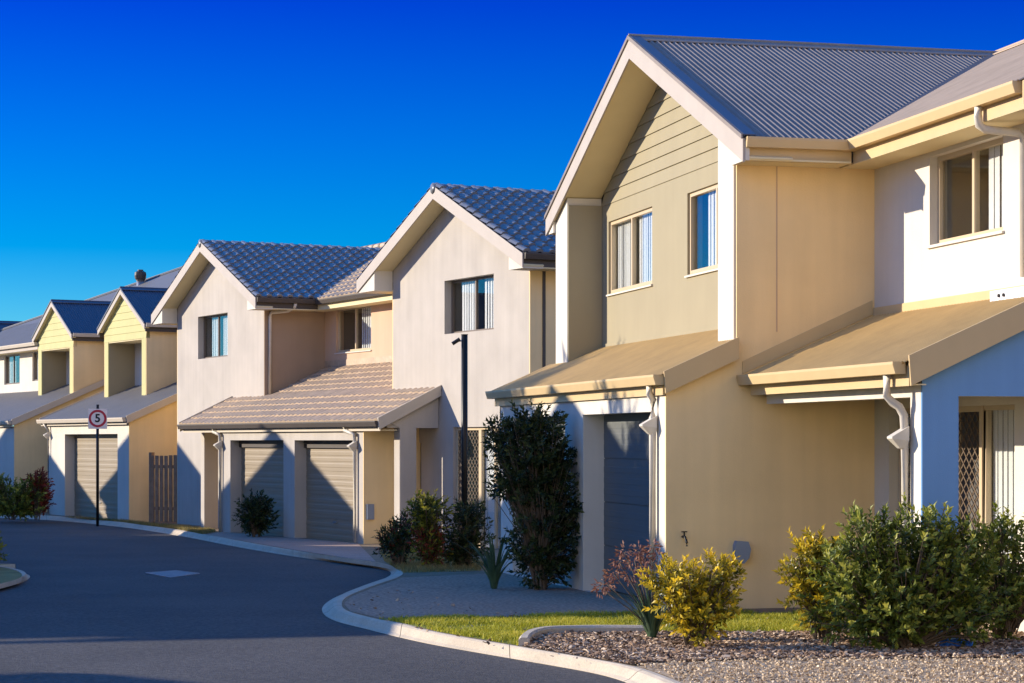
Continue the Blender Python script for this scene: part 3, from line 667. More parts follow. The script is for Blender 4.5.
    v = MB().tube([(vx, vy, vz - .7), (vx, vy, vz + .40)], .13, 14).build('roof_vent', M['galv'], h, smooth=True)
    mb = MB()
    for i in range(16):
        a = i * math.pi / 8
        pts = [(.14, .38), (.19, .44), (.205, .55), (.19, .66), (.08, .72)]
        vv = []
        for r, z in pts:
            for da in (0, .30): vv.append((vx + r * math.cos(a + da) * (1 if da == 0 else .93), vy + r * math.sin(a + da) * (1 if da == 0 else .93), vz + z))
        mb.add(vv, [(2 * j, 2 * j + 1, 2 * j + 3, 2 * j + 2) for j in range(4)])
    mb.tube([(vx, vy, vz + .70), (vx, vy, vz + .75)], .10, 12)
    mb.tube([(vx, vy, vz + .36), (vx, vy, vz + .42)], .15, 14)
    mb.build('turbine', M['darktrim'], v)
    return h

near_house(); tiled_pair(); far_terrace()

# ================================================================== houses across the road (they throw the long shadows)
def opposite_house():
    org = (0, 0, 0)
    h = thing('gabled_house', 'cream gabled house across the road, shading it', 'house', FA, org, 'houses across the road')
    ze, za, hf = 5.15, 7.0, 4.2; rl = roof_line(0, hf, ze, za)
    MB().prism([[(-3.8, -.4), (3.8, -.4), (3.8, rl(3.8) - .2), (0, za - .2), (-3.8, rl(-3.8) - .2)], rect(-2.6, .2, 0, 2.15), rect(-1.2, 1.0, 3.9, 4.95), rect(1.2, 2.2, 0, 2.1)], 'X', 0, .22).build('wall', M['white'], h)
    MB().box(.22, 8.5, -3.8, -3.75, -.4, 5.0).build('wall', M['beige'], h)
    MB().box(.22, 8.5, 3.75, 3.8, -.4, 5.0).build('wall', M['beige'], h)
    MB().prism([(-3.8, -.4), (3.8, -.4), (3.8, rl(3.8) - .2), (0, za - .2), (-3.8, rl(-3.8) - .2)], 'X', 8.5, 8.7).build('wall', M['beige'], h)
    gable_roof(h, -.35, 9.0, 0, hf, ze, za, 'metal', 'roof_ash', 'fascia', .22, 0)
    garage_door(h, .12, -2.6, .2, 0, 2.15, M['door'])
    window(h, 0, -1.2, 1.0, 3.9, 4.95)
    d = MB().box(.1, .15, 1.2, 2.2, 0, 2.1).build('entry_door', M['lattice'], h)
    MB().tube([(.08, 1.3, .95), (.08, 1.3, 1.1)], .012, 6).build('handle', M['galv'], d)
    for sg in (-1, 1):
        gutter(h, (-.3, sg * (hf - .05), ze), (9.0, sg * (hf - .05), ze), (0, sg, 0), M['trim_b'])
        MB().box(0, 8.9, *sorted((sg * 3.8, sg * 4.15)), 4.86, 4.88).build('soffit', M['soffit'], h)
    return h
def apex_spot(frame, X, Y, Z, za):
    """where a house front must stand so that the tip of its gable shades the point (X, Y, Z)"""
    x, y = frame.w(X, Y); t = (za - Z) / -LIGHT.z
    return (x - LIGHT.x * t, y - LIGHT.y * t)
opp = opposite_house()
spots = []
x, y = apex_spot(FA, 7.0, 25.7, 2.25, 7.0); spots.append((x, y, 0.0, 0.0))
x, y = apex_spot(FB, 16.65, 41.95, 1.79, 6.75); spots.append((x, y, -.25, FB.rot))
x, y = apex_spot(FB, 17.85, 52.4, 1.75, 6.75); spots.append((x, y, -.25, FB.rot))
x, y = apex_spot(FC, 19.15, 61.8, 1.95, 6.75); spots.append((x, y, -.25, FC.rot))
x, y = apex_spot(FA, 7.0, 35.2, 2.7, 7.0); spots.append((x, y, 0, FA.rot))
for i, (x, y, z, rt) in enumerate(spots):
    o = opp if i == 0 else copy_tree(opp)
    o.location = (x + .35, y, z); o.rotation_euler = (0, 0, rt + math.pi)

nb = copy_tree(opp); nb.location = (8.6, 8.4, 0); nb.rotation_euler = (0, 0, 0)  # unseen house added so its sunlit wall bounces light onto the side walls
nb['label'] = 'unseen cream gabled house added right of the nearest townhouse to bounce light'; del nb['group']

o0 = copy_tree(opp); o0.location = (-15.0, 21.2, 0); o0.rotation_euler = (0, 0, math.pi)

# ================================================================== ground
def sheet(name, pts, off, m):
    """a flat piece of ground that follows the slope of the street"""
    tris = tessellate_polygon([[Vector((p[0], p[1], 0)) for p in pts]])
    bm = bmesh.new(); vs = [bm.verts.new((p[0], p[1], 0)) for p in pts]
    for t in tris:
        try: bm.faces.new([vs[i] for i in t])
        except ValueError: pass
    for d in (24.0, 56.0):
        bmesh.ops.bisect_plane(bm, geom=bm.verts[:] + bm.edges[:] + bm.faces[:], dist=1e-5, plane_co=(ST * d, CT * d, 0), plane_no=(ST, CT, 0))
    for v in bm.verts: v.co.z = zg(depth(v.co.x, v.co.y)) + off
    bmesh.ops.recalc_face_normals(bm, faces=bm.faces)
    for f_ in bm.faces:
        if f_.normal.z < 0: f_.normal_flip()
    me = bpy.data.meshes.new(name); bm.to_mesh(me); bm.free(); me.materials.append(m)
    o = bpy.data.objects.new(name, me); COL.objects.link(o); return o
def rd(r, d): return (r * CT + d * ST, -r * ST + d * CT)
structure(MB().add([(-2500, -2500, -.62), (2500, -2500, -.62), (2500, 2500, -.62), (-2500, 2500, -.62)], [(0, 1, 2, 3)]).build('ground', M['dry']))
structure(sheet('road', [rd(-90, -15), rd(60, -15), rd(60, 130), rd(-90, 130)], -.10, M['asphalt']))
INN = [(-700, 512), (-300, 511), (-120, 512), (0, 514), (60, 516.5), (120, 522), (180, 530), (240, 541), (300, 551.5), (345, 558.5), (381, 563.5), (397, 568), (403, 573), (397, 578), (375, 585.5), (350, 595.5), (342, 603), (347, 611), (375, 619), (403, 624), (440, 633), (520, 647), (600, 660.5), (638, 668), (664, 676.5), (690, 688), (720, 712)]
OUT = [(-700, 515), (-300, 514.5), (-120, 515.5), (0, 518), (60, 521), (120, 527), (180, 536), (240, 547.5), (300, 557.5), (345, 563.2), (370, 566.7), (386, 570), (391, 573.5), (385, 578.5), (355, 589.5), (331, 600), (322, 610), (333, 620), (370, 630), (400, 637.5), (440, 646), (520, 660), (585, 671.5), (616, 679), (636, 687), (660, 699), (688, 722)]
def spline(pts, n=8):
    out = []
    for i in range(len(pts) - 1):
        p0, p1, p2, p3 = (Vector(pts[max(0, min(len(pts) - 1, i + j))]) for j in (-1, 0, 1, 2))
        for k in range(n):
            t = k / n
            out.append(0.5 * ((2 * p1) + (p2 - p0) * t + (2 * p0 - 5 * p1 + 4 * p2 - p3) * t * t + (3 * p1 - p0 - 3 * p2 + p3) * t ** 3))
    out.append(Vector(pts[-1])); return out
inn = spline([G2(*p) for p in INN]); out_ = spline([G2(*p, -.10) for p in OUT])
structure(sheet('verge', [tuple(p) for p in inn] + [rd(1.9, 9), rd(4, 8), rd(60, 8), rd(60, 125), rd(-80, 125), rd(-60, 75)], 0.0, M['soil']))
# rolled concrete kerb with joints
mb = MB(); acc = 0; v = []; start = 0
for i in range(len(inn) - 1):
    L = (inn[i + 1] - inn[i]).length; acc += L
    gap = acc > 2.4
    if gap: acc = 0
    rings = []
    for t, q in ((0, i), ((1 - min(.5, .012 / max(L, .001))) if gap else 1, i)):
        a, b = out_[i].lerp(out_[i + 1], t), inn[i].lerp(inn[i + 1], t)
        row = []
        for s_, hh in ((0, -.13), (0, -.095), (.22, -.075), (.55, -.010), (.75, .004), (1.0, .006), (1.0, -.06)):
            p = a.lerp(b, s_); row.append((p.x, p.y, zg(depth(p.x, p.y)) + hh))
        rings.append(row)
    n = len(rings[0]); mb.add(rings[0] + rings[1], [(j, j + 1, n + j + 1, n + j) for j in range(n - 1)])
structure(mb.build('kerb', M['kerb']))
# left corner of land between the two arms of the road
LT = [(-900, 566), (-60, 564), (-10, 566), (14, 570), (22, 575.5), (12, 581), (-30, 590), (-200, 622), (-420, 668)]
LO = [(-900, 570), (-60, 568), (-8, 570), (20, 573), (30, 577), (16, 584.5), (-30, 594.5), (-200, 628), (-420, 676)]
li = spline([G2(*p) for p in LT], 6); lo = spline([G2(*p, -.10) for p in LO], 6)
structure(sheet('verge', [tuple(p) for p in li] + [rd(-14, 10), rd(-80, 10), rd(-80, 60)], 0.0, M['dry']))
mb = MB()
for i in range(len(li) - 1):
    rr = []
    for q in (i, i + 1):
        for s_, hh in ((0, -.13), (0, -.095), (.22, -.075), (.55, -.01), (1.0, .006), (1.0, -.06)):
            p = lo[q].lerp(li[q], s_); rr.append((p.x, p.y, zg(depth(p.x, p.y)) + hh))
    mb.add(rr, [(j, j + 1, 6 + j + 1, 6 + j) for j in range(5)])
structure(mb.build('kerb', M['kerb']))

DRIVE = [G2(*p) for p in [(403, 578), (378, 586.5), (352, 596.5), (344, 604), (350, 611), (378, 618), (500, 617), (612, 614)]] + [(6.99, 22.1), (6.99, 29.6)] + [G2(480, 574)]
structure(sheet('driveway', DRIVE, .004, M['drive']))
LAWN = [G2(*p) for p in [(378, 619), (404, 623.8), (440, 632.3), (520, 646.2), (527, 640), (545, 634.5), (600, 633), (700, 632.5), (840, 633), (845, 614), (690, 612.5), (612, 614.5), (500, 617.5)]]
structure(sheet('lawn', LAWN, .004, M['lawn']))
MULCH = [G2(*p) for p in [(523, 647), (529, 640.5), (546, 635), (600, 633.5), (840, 633.5), (1080, 628), (1080, 658), (760, 660), (660, 663), (634, 666), (600, 660)]]
structure(sheet('mulch_bed', MULCH, .006, M['mulchbase']))
GRAVEL = [G2(*p) for p in [(637, 667.2), (661, 663.5), (760, 660.5), (1080, 658.5), (1200, 700), (1100, 760), (740, 730), (691, 687), (666, 676.2), (648, 670)]]
structure(sheet('gravel_path', GRAVEL, .005, M['gravel']))
BEDB = [G2(*p) for p in [(403, 573), (480, 571), (485, 563), (440, 556), (380, 552), (385, 562)]]
structure(sheet('garden_bed', BEDB, .004, M['dry']))
bx = lambda x, y: FB.w(x, y)
DRB = [G2(*p) for p in [(205, 535), (240, 540.5), (300, 551), (345, 558), (376, 562)]] + [bx(16.64, 37.9), bx(16.64, 45.6)]
structure(sheet('driveway', DRB, .005, M['paver']))
cx = lambda x, y: FC.w(x, y)
GRC = [G2(*p) for p in [(62, 517), (120, 522), (180, 530), (203, 534.5)]] + [bx(16.64, 46.0), bx(17.0, 48.2), cx(19.12, 53.7), cx(19.12, 54.4)]
structure(sheet('grass_verge', GRC, .006, M['dry']))
structure(sheet('bounce_paving', [(6.2, -6), (30, -6), (30, 13.5), (9.0, 13.5), (6.2, 12.5)], .008, M['kerb']))  # pale paving added out of view to bounce sunlight onto the walls
# pit lid in the road
LID = [G2(*p, -.10) for p in [(145, 573.5), (176, 571.5), (200, 574), (170, 577.5)]]
lp = [Vector((*p, 0)) for p in LID]
c_ = sum(lp, Vector()) / 4
lid = bpy.data.objects.new('pit_lid', None); COL.objects.link(lid); lid.location = (c_.x, c_.y, zg(depth(c_.x, c_.y)) - .10)
tag(lid, 'pale concrete pit lid in a metal frame, set flush in the asphalt road', 'pit lid')
def lid_part(name, k0, k1, z0, z1, m):
    z = zg(depth(c_.x, c_.y)) - .10
    a = [c_ + (p - c_) * k0 for p in lp]; b = [c_ + (p - c_) * k1 for p in lp]
    loops = [[(p.x, p.y) for p in a]] + ([[(p.x, p.y) for p in b]] if k1 else [])
    MB().prism(loops, 'Z', z + z0, z + z1).build(name, m, lid, org=(c_.x, c_.y, z))
lid_part('cover', .93, 0, -.03, .010, M['lid']); lid_part('frame', 1.0, .945, -.03, .014, M['galv'])
# concrete garden edging round the mulch bed
edge = spline([G2(*p) for p in [(524, 646), (526, 642), (533, 637.5), (548, 634.3), (575, 633.2), (610, 632.9), (650, 633.2)]], 6)
mb = MB(); rings = []
for i, p in enumerate(edge):
    t = (edge[min(i + 1, len(edge) - 1)] - edge[max(i - 1, 0)]).normalized(); s_ = Vector((-t.y, t.x)) * .05; z = zg(depth(p.x, p.y))
    rings.append([(p.x - s_.x, p.y - s_.y, z - .02), (p.x - s_.x, p.y - s_.y, z + .055), (p.x - s_.x * .6, p.y - s_.y * .6, z + .075), (p.x + s_.x * .6, p.y + s_.y * .6, z + .075), (p.x + s_.x, p.y + s_.y, z + .055), (p.x + s_.x, p.y + s_.y, z - .02)])
for i in range(len(rings) - 1):
    mb.add(rings[i] + rings[i + 1], [(j, j + 1, 6 + j + 1, 6 + j) for j in range(5)])
mb.add(rings[0], [(0, 1, 2, 3, 4, 5)])
tag(mb.build('garden_edging', M['kerb']), 'curved concrete garden edging between the lit lawn and the mulch bed', 'garden edging')

# scattered ground cover -------------------------------------------------------
def inside(p, poly):
    c = False; j = len(poly) - 1
    for i in range(len(poly)):
        if (poly[i][1] > p[1]) != (poly[j][1] > p[1]) and p[0] < (poly[j][0] - poly[i][0]) * (p[1] - poly[i][1]) / (poly[j][1] - poly[i][1]) + poly[i][0]: c = not c
        j = i
    return c
def scatter(poly, n, rnd):
    x0, x1 = min(p[0] for p in poly), max(p[0] for p in poly); y0, y1 = min(p[1] for p in poly), max(p[1] for p in poly)
    out = []
    while len(out) < n:
        p = (rnd.uniform(x0, x1), rnd.uniform(y0, y1))
        if inside(p, poly): out.append(p)
    return out
def grass(poly, n, hmin, hmax, m, label, seed, bare=0.35):
    rnd = random.Random(seed); v, f, t = [], [], []
    for (x, y) in scatter(poly, n, rnd):
        nz = noise.noise(Vector((x * 1.7, y * 1.7, seed)))
        if nz < -bare and rnd.random() < .8: continue
        z = zg(depth(x, y)); a = rnd.uniform(0, 2 * math.pi); h_ = rnd.uniform(hmin, hmax) * (1 + .5 * nz); w = rnd.uniform(.003, .006)
        dx, dy = math.cos(a), math.sin(a); lx, ly = rnd.gauss(0, .5) * h_, rnd.gauss(0, .5) * h_
        k = len(v)
        v += [(x - dx * w, y - dy * w, z), (x + dx * w, y + dy * w, z), (x + lx * .4 + dx * w * .7, y + ly * .4 + dy * w * .7, z + h_ * .6), (x + lx * .4 - dx * w * .7, y + ly * .4 - dy * w * .7, z + h_ * .6), (x + lx, y + ly, z + h_)]
        f += [(k, k + 1, k + 2, k + 3), (k + 3, k + 2, k + 4)]
        tt = min(1, max(0, .45 + nz * .5 + rnd.gauss(0, .2))); t += [tt, tt]
    b = MB(); b.v, b.f, b.t = v, f, t
    return tag(b.build('grass', m, recalc=False), label, 'grass', kind='stuff')
grass(LAWN, 42000, .025, .06, M['blade'], 'short sunlit green lawn between driveway and mulch bed', 3, bare=.12)
grass(BEDB, 7000, .03, .08, M['blade_dry'], 'dry patchy grass around the shaded garden bushes', 4)
grass(GRC, 12000, .03, .09, M['blade_dry'], 'dry yellow grass strip in front of the timber fence', 5)
def chips(poly, n, m, name, label, seed, smin, smax, flat=.35):
    rnd = random.Random(seed); v, f, t = [], [], []
    for (x, y) in scatter(poly, n, rnd):
        L = rnd.uniform(smin, smax); W = L * rnd.uniform(.3, .7); H = W * flat
        rot = Matrix.Rotation(rnd.uniform(0, 6.28), 3, 'Z') @ Matrix.Rotation(rnd.gauss(0, .35), 3, 'X') @ Matrix.Rotation(rnd.gauss(0, .3), 3, 'Y')
        z = zg(depth(x, y)) + H + rnd.uniform(0, .018); k = len(v)
        for (a, b, c) in ((-1, -.6, -1), (1, -1, -1), (.8, 1, -1), (-.9, .8, -1), (-.8, -.7, 1), (.7, -.7, 1), (.9, .6, 1), (-.7, .9, 1)):
            q = rot @ Vector((a * L * .5, b * W * .5, c * H * .5)); v.append((x + q.x, y + q.y, z + q.z))
        f += [tuple(k + i for i in q) for q in ((0, 3, 2, 1), (4, 5, 6, 7), (0, 1, 5, 4), (1, 2, 6, 5), (2, 3, 7, 6), (3, 0, 4, 7))]
        t += [min(1, max(0, rnd.gauss(.5, .27)))] * 6
    b = MB(); b.v, b.f, b.t = v, f, t
    return tag(b.build(name, m, recalc=False), label, name.replace('_', ' '), kind='stuff')
chips(MULCH, 17000, M['chip'], 'bark_mulch', 'brown bark mulch chips covering the front garden bed', 11, .015, .060)
chips(GRAVEL, 9000, M['pebble'], 'gravel', 'pale brown fine gravel beside the kerb end', 12, .012, .032, .8)

LITTER = [G2(*p) for p in [(345, 606), (400, 628), (520, 653), (600, 668), (640, 660), (700, 640), (820, 616), (520, 612), (400, 590)]]
chips(LITTER, 260, M['chip'], 'leaf_litter', 'scattered dry leaf litter on lawn, kerb and driveway', 14, .02, .05, .15)

# ================================================================== plants
def leaf(v, f, t, p, d, n, L, W, tint):
    """a folded pointed leaf: base p, direction d, face normal n"""
    s_ = d.cross(n).normalized() * W * .5; k = len(v)
    dn = n * (W * .18)
    v += [p, p + d * L * .45 + s_ + dn, p + d * L * .5 - dn * .3, p + d * L * .45 - s_ + dn, p + d * L - dn * 1.2]
    f += [(k, k + 1, k + 2), (k, k + 2, k + 3), (k + 1, k + 4, k + 2), (k + 2, k + 4, k + 3)]
    t += [tint] * 4
def shrub(name, label, cat, base, lobes, nleaf, L, W, m, seed, stems=7, tipc=0.0, group=None, stem_h=.5, fill=.55, mats2=None, twigs=10):
    """base: ground point; lobes: (dx, dy, z, rx, ry, rz) in camera-parallel axes (dx to the right, dy away)"""
    rnd = random.Random(seed)
    root = bpy.data.objects.new(name, None); COL.objects.link(root); root.location = base; root.rotation_euler = (0, 0, -TH); root.empty_display_size = .2
    tag(root, label, cat, group)
    v, f, t = [], [], []; v2, f2, t2 = [], [], []
    tw = MB()
    wsum = [l[3] * l[4] * l[5] for l in lobes]
    top = max(l[2] + l[5] for l in lobes)
    for li_, lb in enumerate(lobes):
        c = Vector(lb[:3]); rr = Vector(lb[3:6]); n = int(nleaf * wsum[li_] / sum(wsum))
        # leafy shoots: each is a short twig with leaves round it, so the outline breaks up into sprays
        ns = max(6, n // 11)
        for _ in range(ns):
            u = Vector((rnd.gauss(0, 1), rnd.gauss(0, 1), rnd.gauss(0, 1))).normalized()
            rad = (rnd.random() ** fill) * (1 + .28 * noise.noise(u * 2.2 + Vector((seed, li_, 0))))
            p = c + Vector((u.x * rr.x, u.y * rr.y, u.z * rr.z)) * rad
            if p.z < .03: p.z = rnd.uniform(.03, .15)
            d = (u + Vector((0, 0, .55)) + Vector((rnd.gauss(0, .4), rnd.gauss(0, .4), rnd.gauss(0, .3)))).normalized()
            Ls = L * rnd.uniform(1.6, 3.0)
            cl = rnd.gauss(0, .13)
            for q in range(11):
                s_ = q / 10; a = q * 2.4 + rnd.uniform(-.4, .4)
                e1 = d.orthogonal().normalized(); e2 = d.cross(e1)
                od = (e1 * math.cos(a) + e2 * math.sin(a))
                ld = (od * (1.0 - .55 * s_) + d * (.35 + .7 * s_)).normalized()
                nn = (d - ld * d.dot(ld)); nn = nn.normalized() if nn.length > 1e-3 else e1
                pp = p + d * Ls * (s_ - .5)
                if pp.z < .01: continue
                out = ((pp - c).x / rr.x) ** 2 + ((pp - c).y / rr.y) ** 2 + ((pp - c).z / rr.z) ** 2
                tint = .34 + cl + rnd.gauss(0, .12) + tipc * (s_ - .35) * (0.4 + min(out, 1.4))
                sz = rnd.uniform(.7, 1.2)
                second = mats2 and mats2[1](pp, rnd)
                (leaf(v2, f2, t2, pp, ld, nn, L * sz, W * sz, min(1, max(0, tint))) if second else leaf(v, f, t, pp, ld, nn, L * sz, W * sz, min(1, max(0, tint))))
            if _ % 3 == 0:
                b0 = Vector((c.x * .25 + rnd.uniform(-.05, .05), c.y * .25 + rnd.uniform(-.05, .05), max(.02, p.z * .25)))
                tw.tube([b0, b0.lerp(p, .5) + Vector((0, 0, .03)), p + d * Ls * .4], .008, 4, .003, caps=False)
    for i in range(stems):
        a = rnd.uniform(0, 6.28); lb = rnd.choice(lobes)
        e = Vector(lb[:3]) + Vector((math.cos(a) * lb[3] * .5, math.sin(a) * lb[4] * .5, lb[5] * .2))
        s0 = Vector((math.cos(a) * .06, math.sin(a) * .06, -.02))
        tw.tube([s0, s0.lerp(e, .4) + Vector((0, 0, e.z * .12)), e], .018, 6, .006)
    b = MB(); b.v, b.f, b.t = v, f, t; b.build('foliage', m, root, recalc=False, org=(0, 0, 0))
    if mats2 and v2:
        b = MB(); b.v, b.f, b.t = v2, f2, t2; o = b.build('foliage', mats2[0], root, recalc=False, org=(0, 0, 0)); o['label'] = mats2[2]
    tw.build('stem', M['stem'], root, org=(0, 0, 0))
    return root
def gp(px, py): return GP(px, py)
# front beds
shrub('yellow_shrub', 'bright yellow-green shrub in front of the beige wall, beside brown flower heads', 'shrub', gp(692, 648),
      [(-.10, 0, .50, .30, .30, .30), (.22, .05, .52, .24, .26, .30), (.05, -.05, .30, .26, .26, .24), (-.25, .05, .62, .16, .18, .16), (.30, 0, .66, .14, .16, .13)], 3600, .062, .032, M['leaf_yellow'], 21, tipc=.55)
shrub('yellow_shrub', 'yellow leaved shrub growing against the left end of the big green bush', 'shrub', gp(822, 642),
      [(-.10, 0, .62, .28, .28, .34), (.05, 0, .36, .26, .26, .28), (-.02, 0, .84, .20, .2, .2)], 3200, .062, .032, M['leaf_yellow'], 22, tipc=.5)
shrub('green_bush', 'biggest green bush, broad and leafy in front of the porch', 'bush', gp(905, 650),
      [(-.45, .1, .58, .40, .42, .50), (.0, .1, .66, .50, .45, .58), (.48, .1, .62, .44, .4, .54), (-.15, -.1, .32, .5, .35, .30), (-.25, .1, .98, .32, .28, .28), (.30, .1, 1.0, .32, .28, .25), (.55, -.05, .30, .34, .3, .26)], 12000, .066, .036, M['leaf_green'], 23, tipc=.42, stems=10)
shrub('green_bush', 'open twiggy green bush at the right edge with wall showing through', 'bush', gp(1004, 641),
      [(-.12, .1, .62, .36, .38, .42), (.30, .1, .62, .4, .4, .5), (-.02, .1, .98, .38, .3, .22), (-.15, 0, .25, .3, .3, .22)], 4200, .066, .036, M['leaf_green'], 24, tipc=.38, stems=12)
# shaded bed beside the first driveway
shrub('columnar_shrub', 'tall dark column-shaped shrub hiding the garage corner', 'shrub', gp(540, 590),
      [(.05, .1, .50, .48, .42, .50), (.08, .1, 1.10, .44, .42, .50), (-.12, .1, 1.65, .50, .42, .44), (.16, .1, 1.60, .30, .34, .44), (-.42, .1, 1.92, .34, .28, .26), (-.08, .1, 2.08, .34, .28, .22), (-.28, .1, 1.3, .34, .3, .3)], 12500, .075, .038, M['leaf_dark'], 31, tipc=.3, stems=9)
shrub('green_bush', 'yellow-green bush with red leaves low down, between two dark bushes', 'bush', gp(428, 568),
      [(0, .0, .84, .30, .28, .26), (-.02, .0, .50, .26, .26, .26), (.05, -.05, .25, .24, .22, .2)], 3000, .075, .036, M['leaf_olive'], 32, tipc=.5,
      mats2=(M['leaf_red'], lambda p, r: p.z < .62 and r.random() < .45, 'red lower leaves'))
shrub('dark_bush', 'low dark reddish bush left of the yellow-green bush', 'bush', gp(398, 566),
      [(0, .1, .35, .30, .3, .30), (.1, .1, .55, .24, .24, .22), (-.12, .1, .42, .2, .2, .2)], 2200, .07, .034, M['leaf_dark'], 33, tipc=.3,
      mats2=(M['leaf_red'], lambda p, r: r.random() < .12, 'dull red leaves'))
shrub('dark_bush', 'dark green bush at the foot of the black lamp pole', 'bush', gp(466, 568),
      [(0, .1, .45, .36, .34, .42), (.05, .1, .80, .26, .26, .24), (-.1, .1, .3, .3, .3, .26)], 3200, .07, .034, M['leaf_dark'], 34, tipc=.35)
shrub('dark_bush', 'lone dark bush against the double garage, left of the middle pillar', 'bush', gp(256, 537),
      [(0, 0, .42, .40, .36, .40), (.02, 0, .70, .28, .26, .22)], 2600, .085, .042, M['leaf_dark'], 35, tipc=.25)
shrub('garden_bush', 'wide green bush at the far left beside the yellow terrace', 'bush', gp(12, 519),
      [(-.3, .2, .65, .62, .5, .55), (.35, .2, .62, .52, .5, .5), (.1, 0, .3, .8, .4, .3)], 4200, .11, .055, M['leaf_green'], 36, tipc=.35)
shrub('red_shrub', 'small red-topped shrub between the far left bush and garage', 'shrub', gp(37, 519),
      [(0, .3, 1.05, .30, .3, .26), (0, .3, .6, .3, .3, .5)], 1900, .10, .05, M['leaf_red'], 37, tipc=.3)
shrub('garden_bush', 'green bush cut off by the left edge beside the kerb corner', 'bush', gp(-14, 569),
      [(0, 0, .30, .26, .3, .3), (-.2, .1, .4, .3, .3, .3)], 2000, .07, .034, M['leaf_olive'], 38, tipc=.35)
def strap_plant(name, label, base, n, h0, h1, w, m, seed, flowers=0):
    rnd = random.Random(seed); root = bpy.data.objects.new(name, None); COL.objects.link(root); root.location = base; root.rotation_euler = (0, 0, -TH)
    tag(root, label, 'plant'); v, f, t = [], [], []
    for i in range(n):
        a = rnd.uniform(0, 6.28); hh = rnd.uniform(h0, h1); lean = rnd.uniform(.15, .75); d = Vector((math.cos(a), math.sin(a), 0)); s_ = Vector((-d.y, d.x, 0))
        tint = min(1, max(0, rnd.gauss(.45, .2))); k = len(v); N = 6
        for j in range(N + 1):
            u = j / N; p = d * (.03 + lean * hh * u ** 1.5) + Vector((0, 0, hh * (u - .38 * lean * u ** 2.6))); ww = w * (1 - u ** 2.2) * .5 + .001
            v += [p - s_ * ww + Vector((0, 0, ww * .5)), p, p + s_ * ww + Vector((0, 0, ww * .5))]
        for j in range(N):
            q = k + j * 3; f += [(q, q + 1, q + 4, q + 3), (q + 1, q + 2, q + 5, q + 4)]; t += [tint] * 2
    b = MB(); b.v, b.f, b.t = v, f, t; b.build('blade_leaves', m, root, recalc=False, org=(0, 0, 0))
    for (dx, dy, z, r) in flowers or ():
        st = MB().tube([(0.0, 0, .1), (dx * .45, dy * .45, z * .6), (dx, dy, z)], .008, 6, .005).build('flower_stem', M['stem'], root, smooth=True, org=(0, 0, 0))
        v, f, t = [], [], []
        for i in range(46):
            u = Vector((rnd.gauss(0, 1), rnd.gauss(0, 1), rnd.gauss(-.1, .8))).normalized(); p = Vector((dx, dy, z)) + u * r * rnd.uniform(.3, 1)
            nn = u.orthogonal().normalized(); leaf(v, f, t, p, (u + Vector((0, 0, -.3))).normalized(), nn, .045, .020, min(1, max(0, rnd.gauss(.5, .25))))
        b = MB(); b.v, b.f, b.t = v, f, t; b.build('flower_head', M['flower_dead'], st, recalc=False, org=(0, 0, 0))
    return root
strap_plant('flax_plant', 'spiky grey-green flax at the foot of the column-shaped shrub', gp(494, 589), 34, .45, .85, .05, M['leaf_flax'], 41)
strap_plant('flowering_plant', 'strappy plant with withered pinkish brown flower heads, left of a yellow shrub', gp(652, 640), 60, .30, .66, .035, M['leaf_flax'], 42,
            flowers=((-.42, 0, .52, .08), (-.30, .1, .72, .09), (-.20, .05, .60, .08), (-.12, .1, .82, .07), (.02, .15, .85, .08), (-.05, .1, .76, .07), (-.48, .1, .48, .07), (-.36, -.05, .62, .08), (-.15, .2, .72, .08), (-.26, -.05, .82, .07), (.05, 0, .78, .07), (-.10, -.1, .66, .08)))

def street_tree(label, base, zc, lobes, seed):
    r_ = shrub('street_tree', label, 'tree', base, lobes, 7000, .11, .06, M['leaf_dark'], seed, stems=3, fill=.45, group='street trees across the road')
    MB().tube([(0, 0, -.1), (.03, 0, zc * .5), (0, .02, zc)], .10, 10, .05).build('trunk', M['stem'], r_, smooth=True, org=(0, 0, 0))
    return r_
def shade_spot(X, Y, Z, t): return (X - LIGHT.x * t, Y - LIGHT.y * t, Z - LIGHT.z * t)
for (Y, Z, rx, rz, sd_) in ((23.55, 1.25, 1.05, 1.15, 51), (28.8, 2.15, 1.25, 1.25, 52)):
    x, y, z = shade_spot(7.0, Y, Z, 13.4)
    street_tree('leafy street tree across the road, shading the garage fronts', (x, y, 0), z, [(0, 0, z, rx, rx, rz), (.3, .1, z - .3, rx * .7, rx * .7, rz * .7), (-.3, 0, z + .35, rx * .7, rx * .7, rz * .65)], sd_)

# ================================================================== fence, sign, lamp
def at_d(px, d, z=0): 
    r = (px - 512) / F_PX * d; return Vector((*rd(r, d), z))
fa, fb = at_d(150.5, 55.3), at_d(178, 54.6)
root = bpy.data.objects.new('timber_fence', None); COL.objects.link(root); root.location = (fa.x, fa.y, -.33)
tag(root, 'brown vertical timber paling fence between the yellow terrace and tiled house', 'fence')
dv = (fb - fa); dv.z = 0; Lf = dv.length; ux = dv.normalized(); nx = Vector((ux.y, -ux.x, 0))
def fbox(mb, a, b, o0, o1, z0, z1):
    c = [ux * a + nx * o0, ux * b + nx * o0, ux * b + nx * o1, ux * a + nx * o1]
    mb.add([(*p.xy, z0) for p in c] + [(*p.xy, z1) for p in c], [(0, 3, 2, 1), (4, 5, 6, 7), (0, 1, 5, 4), (1, 2, 6, 5), (2, 3, 7, 6), (3, 0, 4, 7)])
n = 6
for i in range(n):
    mb = MB(); w = Lf / n; fbox(mb, i * w + .03, (i + 1) * w - .03, 0, .022, .04, 1.78 + random.uniform(-.01, .01)); mb.build('paling', M['timber'], root, org=(0, 0, 0))
for z in (.35, 1.45):
    mb = MB(); fbox(mb, 0, Lf, -.05, -.002, z, z + .08); mb.build('rail', M['timber'], root, org=(0, 0, 0))
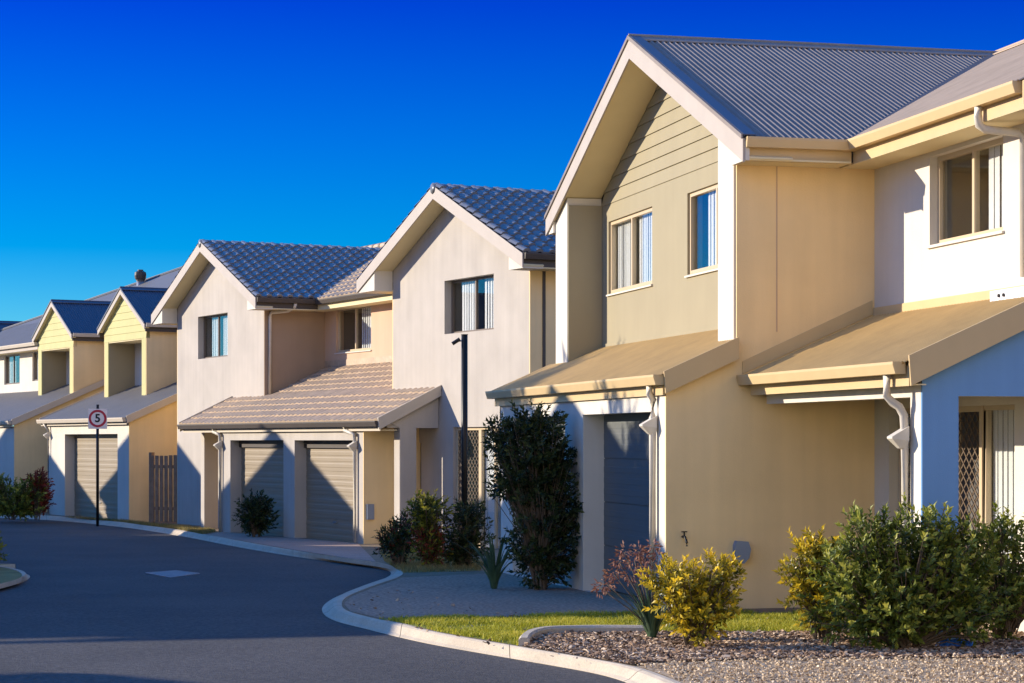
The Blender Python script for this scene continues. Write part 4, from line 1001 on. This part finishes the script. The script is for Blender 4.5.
mb = MB(); fbox(mb, -.03, .07, -.08, .03, 0, 1.86); mb.build('post', M['timber'], root, org=(0, 0, 0))

sp = GP(97.6, 522.5); ds = depth(sp[0], sp[1]); sc = ds / F_PX
root = bpy.data.objects.new('speed_sign', None); COL.objects.link(root); root.location = sp; root.rotation_euler = (0, 0, -TH - R(-13)); root.empty_display_size = .2
tag(root, 'white speed limit sign with a red ring and number 5 on a thin pole', 'sign')
zc = EYE + (HOR - 418.5) * sc - sp[2]
MB().tube([(0, .02, -.1), (0, .02, zc + .37)], .038, 10).build('pole', M['black'], root, smooth=True, org=(0, 0, 0))
s_ = .245
pl = MB().prism([(-s_, zc - s_ * 1.12), (s_, zc - s_ * 1.12), (s_, zc + s_ * 1.05), (-s_, zc + s_ * 1.05)], 'Y', -.035, -.025).build('sign_plate', M['sign_white'], root, org=(0, 0, 0))
circ = lambda r, n=40: [(r * math.cos(2 * math.pi * i / n), zc + r * math.sin(2 * math.pi * i / n)) for i in range(n)]
MB().prism([circ(.232), circ(.172)], 'Y', -.040, -.036).build('red_ring', M['sign_red'], pl, org=(0, 0, 0))
tcu = bpy.data.curves.new('numeral', 'FONT'); tcu.body = '5'; tcu.size = .30; tcu.align_x = 'CENTER'; tcu.align_y = 'CENTER'; tcu.extrude = .002; tcu.offset = .008
to = bpy.data.objects.new('numeral', tcu); COL.objects.link(to)
dg = bpy.context.evaluated_depsgraph_get(); me = bpy.data.meshes.new_from_object(to.evaluated_get(dg)); bpy.data.objects.remove(to)
me.materials.clear(); me.materials.append(M['sign_black'])
to = bpy.data.objects.new('numeral', me); COL.objects.link(to); to.parent = pl; to.rotation_euler = (R(90), 0, 0); to.location = (0, -.040, zc)

lb = at_d(464.5, 34.5); lz = zg(34.5)
root = bpy.data.objects.new('lamp_post', None); COL.objects.link(root); root.location = (lb.x, lb.y, lz); root.rotation_euler = (0, 0, -TH)
tag(root, 'slim black pole with a small tilted spotlight, before the white gable', 'lamp post')
k = 34.5 / F_PX; zt = EYE + (HOR - 335) * k - lz
MB().tube([(0, 0, -.1), (0, 0, zt)], .052, 12).build('pole', M['black'], root, smooth=True, org=(0, 0, 0))
MB().tube([(0, 0, zt), (0, 0, zt + .012)], .058, 12).build('cap', M['black'], root, org=(0, 0, 0))
ar = MB().tube([(0, 0, zt - .09), (-.09, 0, zt - .10)], .012, 8).build('arm', M['galv'], root, org=(0, 0, 0))
MB().tube([(-.075, 0, zt - .065), (-.20, 0, zt - .145)], .032, 10).build('lamp_head', M['black'], ar, smooth=False, org=(0, 0, 0))

# crumpled blue plastic under the big bush
bp = GP(956, 648); rnd = random.Random(5); v, f = [], []
nx_, ny_ = 22, 12
def cz(a, b): return max(.004, (.075 * (1 - (2 * a - 1) ** 4) * (1 - (2 * b - 1) ** 4)) * (0.75 + .9 * noise.noise(Vector((a * 5, b * 4, 3)))) + .016 * noise.noise(Vector((a * 16, b * 12, 9))))
for j in range(ny_ + 1):
    for i in range(nx_ + 1):
        a, b = i / nx_, j / ny_; v.append(((a - .5) * .36 + .012 * noise.noise(Vector((b * 9, 0, 1))), (b - .5) * .22 + .012 * noise.noise(Vector((a * 9, 4, 1))), cz(a, b)))
for j in range(ny_):
    for i in range(nx_): q = j * (nx_ + 1) + i; f.append((q, q + 1, q + nx_ + 2, q + nx_ + 1))
b = MB(); b.v, b.f = v, f
o = b.build('plastic_sheet', M['plastic_blue']); o.location = (bp[0], bp[1], bp[2] + .01); o.rotation_euler = (0, 0, -TH)
so = o.modifiers.new('thick', 'SOLIDIFY'); so.thickness = .004
tag(o, 'crumpled blue plastic sheet lying on the mulch under the biggest bush', 'plastic sheet')
